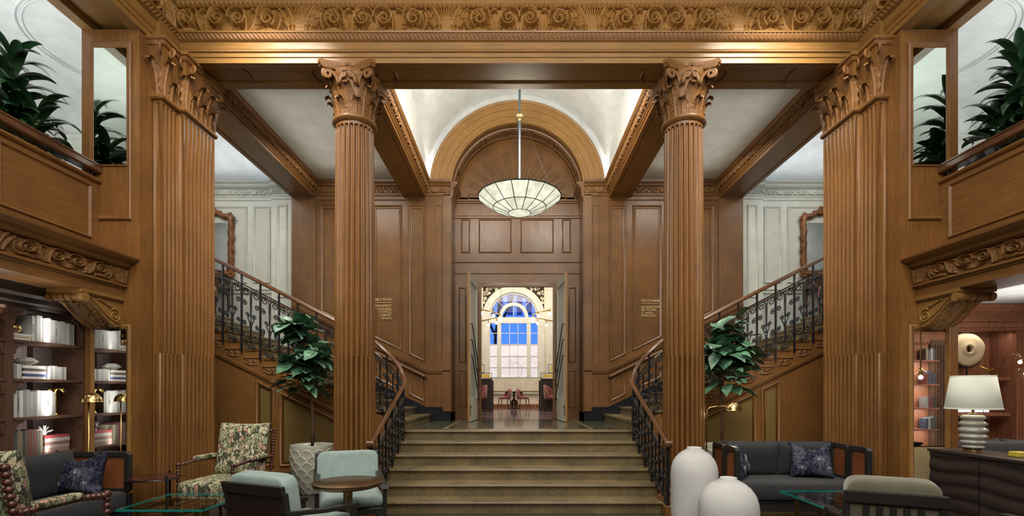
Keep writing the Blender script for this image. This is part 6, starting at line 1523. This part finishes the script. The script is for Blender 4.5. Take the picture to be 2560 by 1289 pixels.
# ---- vases
def vase(label, loc, prof):
    t = thing('floor_vase', label, 'vase', loc, group='white floor vases'); m = MB(); m.lathe(prof, 56, capt=False); ob('body', m, vasem, t, smooth=True)
def vprof(R, Hh, neck=.055, sh=.30):
    P = [(R * .35, 0)]
    for k in range(1, 24):
        t_ = k / 24; z = Hh * t_
        if t_ < .5: r = R * (.55 + .45 * math.sin(PI / 2 * t_ / .5))
        else:
            u = max(0, (z - (Hh - sh)) / sh); r = R * math.sqrt(max(0, 1 - u ** 2.4)) if u > 0 else R
        P.append((max(r, neck + .01), z))
    return P + [(neck + .01, Hh), (neck + .012, Hh + .012), (neck, Hh + .014), (neck - .01, Hh - .02), (neck, Hh - .08), (R * .5, Hh - .2)]
vase('tall matte white floor vase beside the right stair railing', (1.625, 4.62, 0), vprof(.212, 1.07, .055, .25))
vase('shorter rounder matte white floor vase in front of the tall one', (1.71, 4.08, 0), vprof(.237, .88, .055, .27))
# ---- brass floor lamps
def floor_lamp(label, loc, rz, zd, reach, dome, straight=False):
    t = thing('floor_lamp', label, 'lamp', loc, rz)
    m = MB(); m.lathe([(.13, 0), (.13, .012), (.11, .022), (.02, .03), (.012, .05)], 28); ob('base', m, brass, t, auto=40)
    m = MB()
    if straight: m.tube([(0, 0, .03), (0, 0, zd + .01)], .0075, 8)
    else: m.tube([(0, 0, .03), (0, 0, zd - .06), (.01, 0, zd - .02), (.05, 0, zd + .02), (.10, 0, zd + .03), (reach, 0, zd + .045)], .010, 8)
    m.lathe([(.012, .62), (.02, .63), (.024, .64), (.02, .65), (.012, .66)], 12); ob('pole', m, brass, t, smooth=True)
    m = MB(); n_ = 10; P = [(dome * math.sin(PI / 2 * k / n_), zd + .04 + dome * 1.0 * math.cos(PI / 2 * k / n_)) for k in range(n_ + 1)]
    m.lathe([(max(r, .0005), z - dome * .5) for r, z in P] + [(dome + .006, zd + .035 - dome * .5), (dome - .003, zd + .035 - dome * .5)] + [(max(r - .004, .0005), z - .004 - dome * .5) for r, z in P[::-1]], 32, (reach if not straight else .04, 0, 0)); ob('dome_shade', m, brass, t, smooth=True)
    xx = reach if not straight else .04
    m = MB(); m.ball((xx, 0, zd + .035), .014, 10, 8); ob('bulb', m, white, t, smooth=True)
    m = MB(); m.tube([(xx - .07, 0, zd + .035), (xx - .02, 0, zd + .035)], .016, 10); m.tube([(xx - .06, 0, zd + .03), (xx - .06, 0, zd - .03)], .005, 6); ob('switch', m, brass, t, smooth=True)
    return t
floor_lamp('brass floor lamp with domed shade at the end of the left sofa, before the bookcase', (-4.84, 5.52, 0), 0, 1.50, .04, .10, True)
floor_lamp('brass reading lamp with bent arm and domed shade by the column and right sofa', (2.66, 6.98, 0), -.15, 1.36, .36, .115)
point('floor_lamp_bulb', (3.02, 6.93, 1.28), 5, (1, .8, .5), .03)
walnut_m = wood('dark_matt_wood', (.022, .014, .012), (.034, .022, .018), (.05, .034, .028), 'y', rough=.55, mott=.8, coat=0)
# ---- sideboard, table lamp, bits
t = thing('sideboard', 'long dark brown sideboard with rippled doors at the right picture edge', 'sideboard', (4.72, 4.8, 0))
y0_, y1_ = 4.22, 5.42
m = MB(); m.box(4.52, 4.95, y0_, y1_, .08, .95); ob('carcass', m, walnut, t, world=True)
m = MB(); m.box(4.49, 4.97, y0_ - .01, y1_ + .01, .95, .98); ob('top', m, walnut, t, world=True, bevel=.003)
m = MB(); m.box(4.56, 4.93, y0_ + .03, y1_ - .03, 0, .08); ob('plinth', m, iron, t, world=True)
zs_ = np.linspace(.10, .945, 64); 
for (a, b_) in ((4.225, 4.835), (4.845, 5.415)):
    ys_ = np.linspace(a, b_, 30); P = np.array([[(4.513 - .006 - .006 * math.cos(2 * PI * ((((z - .1) / .14 + .12 * math.sin(y * 7 + z * 3)) % 1) ** 1.6)), y, z) for z in zs_] for y in ys_]); m = MB(); m.grid(P); ob('rippled_door', m, walnut_m, t, world=True, smooth=True)
t = thing('table_lamp', 'grey ringed ceramic table lamp with cream tapered shade on the sideboard', 'lamp', (4.745, 5.16, .98))
m = MB(); m.lathe([(.082, 0), (.082, .02), (.074, .026)], 36); ob('brass_foot', m, brass, t, auto=40)
prof = []
z = .025
for r, h_ in ((.095, .045), (.107, .055), (.118, .062), (.125, .068), (.118, .065), (.108, .062)):
    prof += [(r - .03 + .03 * math.sin(PI * q), z + h_ * q) for q in (0.02, .15, .3, .5, .7, .85, .98)]; z += h_
m = MB(); m.lathe(prof, 40); ob('ringed_body', m, lampcer, t, smooth=True)
m = MB(); m.lathe([(.045, z - .005), (.045, z + .01), (.012, z + .02), (.012, z + .30)], 20); ob('neck', m, brass, t, auto=40)
m = MB(); m.lathe([(.230, .445), (.180, .785)], 48, capb=False, capt=False); m.tube([(.230 * math.cos(a), .230 * math.sin(a), .445) for a in np.linspace(0, 2 * PI, 48)[:-1]], .004, 5, closed=True); m.tube([(.180 * math.cos(a), .180 * math.sin(a), .785) for a in np.linspace(0, 2 * PI, 48)[:-1]], .004, 5, closed=True); ob('lamp_shade', m, shade_m, t, smooth=True, solid=.004)
point('table_lamp_bulb', (4.745, 5.16, 1.56), 5, (1, .86, .66), .04)
t = thing('yellow_box', 'small yellow box on the sideboard at the right picture edge', 'box', (4.76, 4.70, .98)); m = MB(); m.box(-.06, .06, -.05, .05, 0, .05); ob('box', m, plain('yellow_lacquer', (.62, .50, .06), .3), t, bevel=.008)
t = thing('bar_sofa', 'dark sofa with black cushions in the bar behind the sideboard', 'sofa', (6.3, 6.3, 0))
m = MB(); rbox(m, (6.3, 6.25, .55), (.9, .12, .42), .2); ob('backrest', m, grey_fab, t, world=True, smooth=True)
m = MB(); rbox(m, (6.3, 6.6, .28), (.9, .35, .26), .2); ob('seat', m, grey_fab, t, world=True, smooth=True)
for i, x in enumerate((5.95, 6.45)):
    q = thing('throw_pillow', 'black cushion on the bar sofa, %s one' % ('left' if i == 0 else 'right'), 'pillow', (x, 6.42, .56), .1 * i); m = MB(); pillow(m, .5, .45, .2); m = xf(m, (0, 0, 0), rx=.15); ob('cover', m, grey_fab, q, smooth=True)
# ---- ornate mirror and console in the stair rooms
for sx in both:
    nm = 'left' if sx < 0 else 'right'
    t = thing('ornate_mirror', 'carved gilt wood framed mirror on the cream wall of the %s stair room' % nm, 'mirror', (sx * 6.9, 10.98, 4.9)); t.rotation_euler = (0, 0, 0)
    x0_, x1_, z0_, z1_ = -7.42, -6.37, 4.22, 5.46
    m = MB(); m.box(x0_ + .08, x1_ - .08, 10.955, 10.975, z0_ + .08, z1_ - .1); ob('glass', mir(m, sx), silvered, t, world=True)
    rr = random.Random(5); m = MB(); path_ = []
    cpts = [(x0_, z0_), (x1_, z0_), (x1_, z1_), (x0_, z1_)]
    def wob(p, q, n=14): return [(p[0] + (q[0] - p[0]) * i / n + .015 * math.sin(i * 1.7), p[1] + (q[1] - p[1]) * i / n + .02 * math.sin(i * 2.1)) for i in range(n)]
    P_ = wob(cpts[0], cpts[1]) + wob(cpts[1], cpts[2], 18) + [(p[0], p[1] + .14 * math.sin(PI * i / 14)) for i, p in enumerate(wob(cpts[2], cpts[3]))] + wob(cpts[3], cpts[0], 18)
    m.tube([(a, 10.955, b_) for a, b_ in P_], .06, 8, closed=True); ob('frame_rail', mir(m, sx), giltw, t, world=True, smooth=True)
    m = MB()
    for i, (a, b_) in enumerate(P_):
        for k in range(2):
            q = rr.uniform(.035, .07); an = rr.random() * 6.28; A = spiral(a + rr.uniform(-.02, .02), b_ + rr.uniform(-.02, .02), q, .012, 1.1, an, rr.choice((1, -1)), 12); m.tube([(u, 10.93 + .01 * k, v) for u, v in A], np.linspace(.016, .008, 12), 5)
    for (a, b_) in ((x0_, z1_ + .02), (x1_, z1_ + .02), (x0_, z0_), (x1_, z0_), ((x0_ + x1_) / 2, z1_ + .25), ((x0_ + x1_) / 2 - .15, z1_ + .16), ((x0_ + x1_) / 2 + .15, z1_ + .16)):
        for k in range(5): A = spiral(a, b_, .10 - .01 * k, .015, 1.2, k * 1.3, 1 if k % 2 else -1, 14); m.tube([(u, 10.92, v) for u, v in A], np.linspace(.022, .010, 14), 5)
    ob('carved_scrolls', mir(m, sx), giltw, t, world=True, smooth=True)
    t = thing('console_table', 'dark red wood console table below the ornate mirror in the %s stair room' % nm, 'table', (sx * 7.0, 10.7, 3.2))
    m = MB(); m.box(-7.6, -6.32, 10.35, 10.94, 4.00, 4.04); m.box(-7.56, -6.36, 10.38, 10.92, 3.85, 4.0); ob('top', mir(m, sx), mahog, t, world=True, bevel=.006)
    for x in (-7.52, -6.40):
        for y in (10.42, 10.88): m = MB(); m.tube([(x, y, 3.86), (x + .02, y, 3.6), (x - .0, y, 3.35), (x, y, 3.2)], [.04, .028, .02, .028], 8); ob('leg', mir(m, sx), mahog, t, world=True, smooth=True)
# ================================================================ plants
def fig_leaf(m, base, d, L_, W_, droop, roll, rr):
    d = Vector(d).normalized(); side = d.cross(Vector((0, 0, 1)))
    if side.length < .1: side = Vector((1, 0, 0))
    side.normalize(); up = side.cross(d).normalized(); side = (side * math.cos(roll) + up * math.sin(roll)).normalized(); up = side.cross(d).normalized()
    n = 7; P = []
    for i in range(n):
        t_ = i / (n - 1); w_ = W_ * (math.sin(PI * (t_ ** .75) * .96 + .06)) * (.78 + .22 * t_) * (1 + .06 * math.sin(t_ * 14)); c = Vector(base) + d * L_ * t_ + Vector((0, 0, -1)) * droop * t_ * t_ * L_
        P.append([tuple(c + side * w_ * s + up * (.12 * abs(s) ** 1.3 * w_ + .008 * math.sin(9 * t_ + 3 * s))) for s in (-.5, -.25, 0, .25, .5)])
    m.grid(np.array(P))
def fig_tree(label, x, y, seed, lean, sgnx=1):
    t = thing('fiddle_leaf_fig', label, 'plant', (x, y, .70)); rr = random.Random(seed); t.scale = (1.12, 1.1, 1.06)
    m = MB(); tr_ = [(0, 0, -.05), (.015, 0, .35), (-.01, 0, .75), (.02 * lean, 0, 1.1), (.10 * lean, .0, 1.45), (.16 * lean, 0, 1.75), (.2 * lean, 0, 2.0)]; m.tube(tr_, [.024, .022, .02, .02, .016, .012, .008], 8)
    br_ = [tr_[3:]]
    for k in range(9):
        a = rr.random() * 6.28; z = rr.uniform(1.0, 1.7); l = rr.uniform(.22, .5); b0 = Vector((.1 * lean * (z - .9), 0, z)); e = b0 + Vector((l * math.cos(a), l * math.sin(a) * .8, l * rr.uniform(.25, 1.0))); mid = (b0 + e) / 2 + Vector((0, 0, -.03)); br_.append([tuple(b0), tuple(mid), tuple(e)]); m.tube(br_[-1], [.012, .010, .006], 6)
    ob('trunk', m, trunkm, t, smooth=True)
    m = MB()
    for b_ in br_:
        b_ = [Vector(p) for p in b_]
        for k in range(15):
            s = rr.uniform(.25, 1) * (len(b_) - 1); i = min(int(s), len(b_) - 2); p = b_[i].lerp(b_[i + 1], s - i); a = rr.random() * 6.28; e = rr.uniform(-.5, .8)
            fig_leaf(m, tuple(p), (math.cos(a) * math.cos(e), math.sin(a) * math.cos(e), math.sin(e)), rr.uniform(.22, .34), rr.uniform(.17, .26), rr.uniform(.1, .5), rr.uniform(-.5, .5), rr)
    for k in range(44):
        a = rr.random() * 6.28; z = rr.uniform(.85, 1.5); r = rr.uniform(.05, .3); fig_leaf(m, (r * math.cos(a) + .1 * lean, r * math.sin(a) * .7, z), (math.cos(a), math.sin(a), rr.uniform(-.3, .5)), rr.uniform(.2, .3), rr.uniform(.15, .22), .4, rr.uniform(-.5, .5), rr)
    ob('leaves', m, figm, t, smooth=True)
def pot(label, x, y):
    t = thing('planter', label, 'planter', (x, y, 0), group='scale patterned planters')
    nu, nv = 220, 96; P = np.zeros((nu, nv, 3))
    def R(z): q = z / .77; return .14 + .175 * math.sin(PI / 2 * min(1, q * 1.25)) ** .8 if q < .8 else .315
    for i in range(nu):
        a = 2 * PI * i / nu
        for j in range(nv):
            z = .77 * j / (nv - 1); fr_ = 11 * a / (2 * PI); rw = z / .095; h = 0.001
            for k in (int(rw) - 1, int(rw)):            # overlapping scales, round tips up, lower rows lie on top
                off = .5 * (k % 2); u = ((fr_ + off) % 1) - .5; d_ = math.sqrt((u / .52) ** 2 + ((rw - k) / 1.55) ** 2)
                if d_ < 1: h = .004 + .014 * d_ ** 5; break
            r = R(z) + (h if z < .72 else .006); P[i, j] = (r * math.cos(a), r * math.sin(a), z)
    m = MB(); m.grid(P, closeu=True); m.lathe([(.32, .765), (.322, .775), (.305, .775), (.295, .70)], 60, capb=False, capt=False); m.lathe([(.0001, 0), (.14, 0)], 40, capb=False, capt=False); ob('pot', m, potm, t, smooth=True)
    m = MB(); m.lathe([(.0001, .715), (.15, .72), (.30, .705)], 30, capb=False, capt=False); ob('moss', m, soil, t)
pot('cream scale patterned planter holding the left fig tree', -3.25, 7.75); fig_tree('leafy fiddle leaf fig tree in the planter behind the mint armchair, left', -3.25, 7.75, 3, -1)
pot('cream scale patterned planter holding the right fig tree behind the sofa', 3.20, 7.75); fig_tree('leafy fiddle leaf fig tree in the planter behind the right sofa', 3.20, 7.75, 8, 1)
def strap(m, base, az, L_, W_, e0, rr, CL=lambda p: p):
    P = []; p = Vector(base); e = e0; n = 10; h = Vector((math.cos(az), math.sin(az), 0)); side = Vector((-h.y, h.x, 0)); tw = rr.uniform(-.5, .5)
    for i in range(n):
        t_ = i / (n - 1); w_ = W_ * math.sin(PI * min(1, .12 + .88 * t_)) ** .7 * (1 if t_ < .5 else 1 - .35 * (t_ - .5)); 
        if i == n - 1: w_ = .002
        d = h * math.cos(e) + Vector((0, 0, math.sin(e))); nrm = side.cross(d)
        P.append([tuple(p + (side * math.cos(tw * t_) + nrm * math.sin(tw * t_)) * w_ * s + nrm * (-.22 * (1 - abs(s) * 2) * w_)) for s in (-.5, 0, .5)]); p = p + d * (L_ / n); p = CL(p); e -= (2.5 * L_ / .5) / n * (.35 + t_)
    m.grid(np.array(P))
def dracaena(label, x, y, seed, canes_):
    def CL(p):      # the leaves stay behind the parapet, its rail and the pier
        if p.z < .85: p.x = min(p.x, -5.10 - x) if x < 0 else max(p.x, 5.10 - x)
        p.y = min(p.y, 5.68 - y); return p
    t = thing('dracaena', label, 'plant', (x, y, 3.55)); rr = random.Random(seed)
    for (dx, dy, hh, nl) in canes_:
        m = MB(); m.tube([(dx * .3, dy * .3, -.1), (dx * .7, dy * .7, hh * .4), (dx, dy, hh * .75), (dx * 1.15, dy * 1.1, hh)], [.032, .028, .024, .02], 10); ob('cane', m, stemm, t, smooth=True)
        m = MB()
        for k in range(nl):
            q = k / nl; z = hh * (.35 + .66 * q); az = k * 2.4 + rr.uniform(-.4, .4); cx_ = dx * (.6 + .5 * q); cy_ = dy * (.6 + .5 * q)
            strap(m, (cx_, cy_, z), az, rr.uniform(.50, .74) * (1 - .25 * q), rr.uniform(.08, .115), .25 + .95 * q + rr.uniform(-.2, .2), rr, CL)
        ob('strap_leaves', m, dracm, t, smooth=True)
    m = MB(); m.lathe([(.12, -.39), (.17, -.1), (.19, .02), (.18, .03), (.17, .0), (.02, -.02)], 30); ob('pot', m, potm, t, smooth=True)
dracaena('dark green dracaena with arching strap leaves on the left gallery', -5.42, 5.25, 4, [(.0, .0, 1.62, 60), (.20, .05, 1.05, 46), (-.25, -.12, 1.25, 44), (.0, -.2, .75, 40), (-.1, .15, .95, 40)])
dracaena('dark green dracaena with arching strap leaves on the right gallery', 5.42, 5.32, 9, [(-.02, .0, 1.72, 58), (-.18, .05, 1.1, 46), (.35, -.1, 1.35, 44), (.0, -.2, .8, 40), (.2, .1, 1.5, 46)])
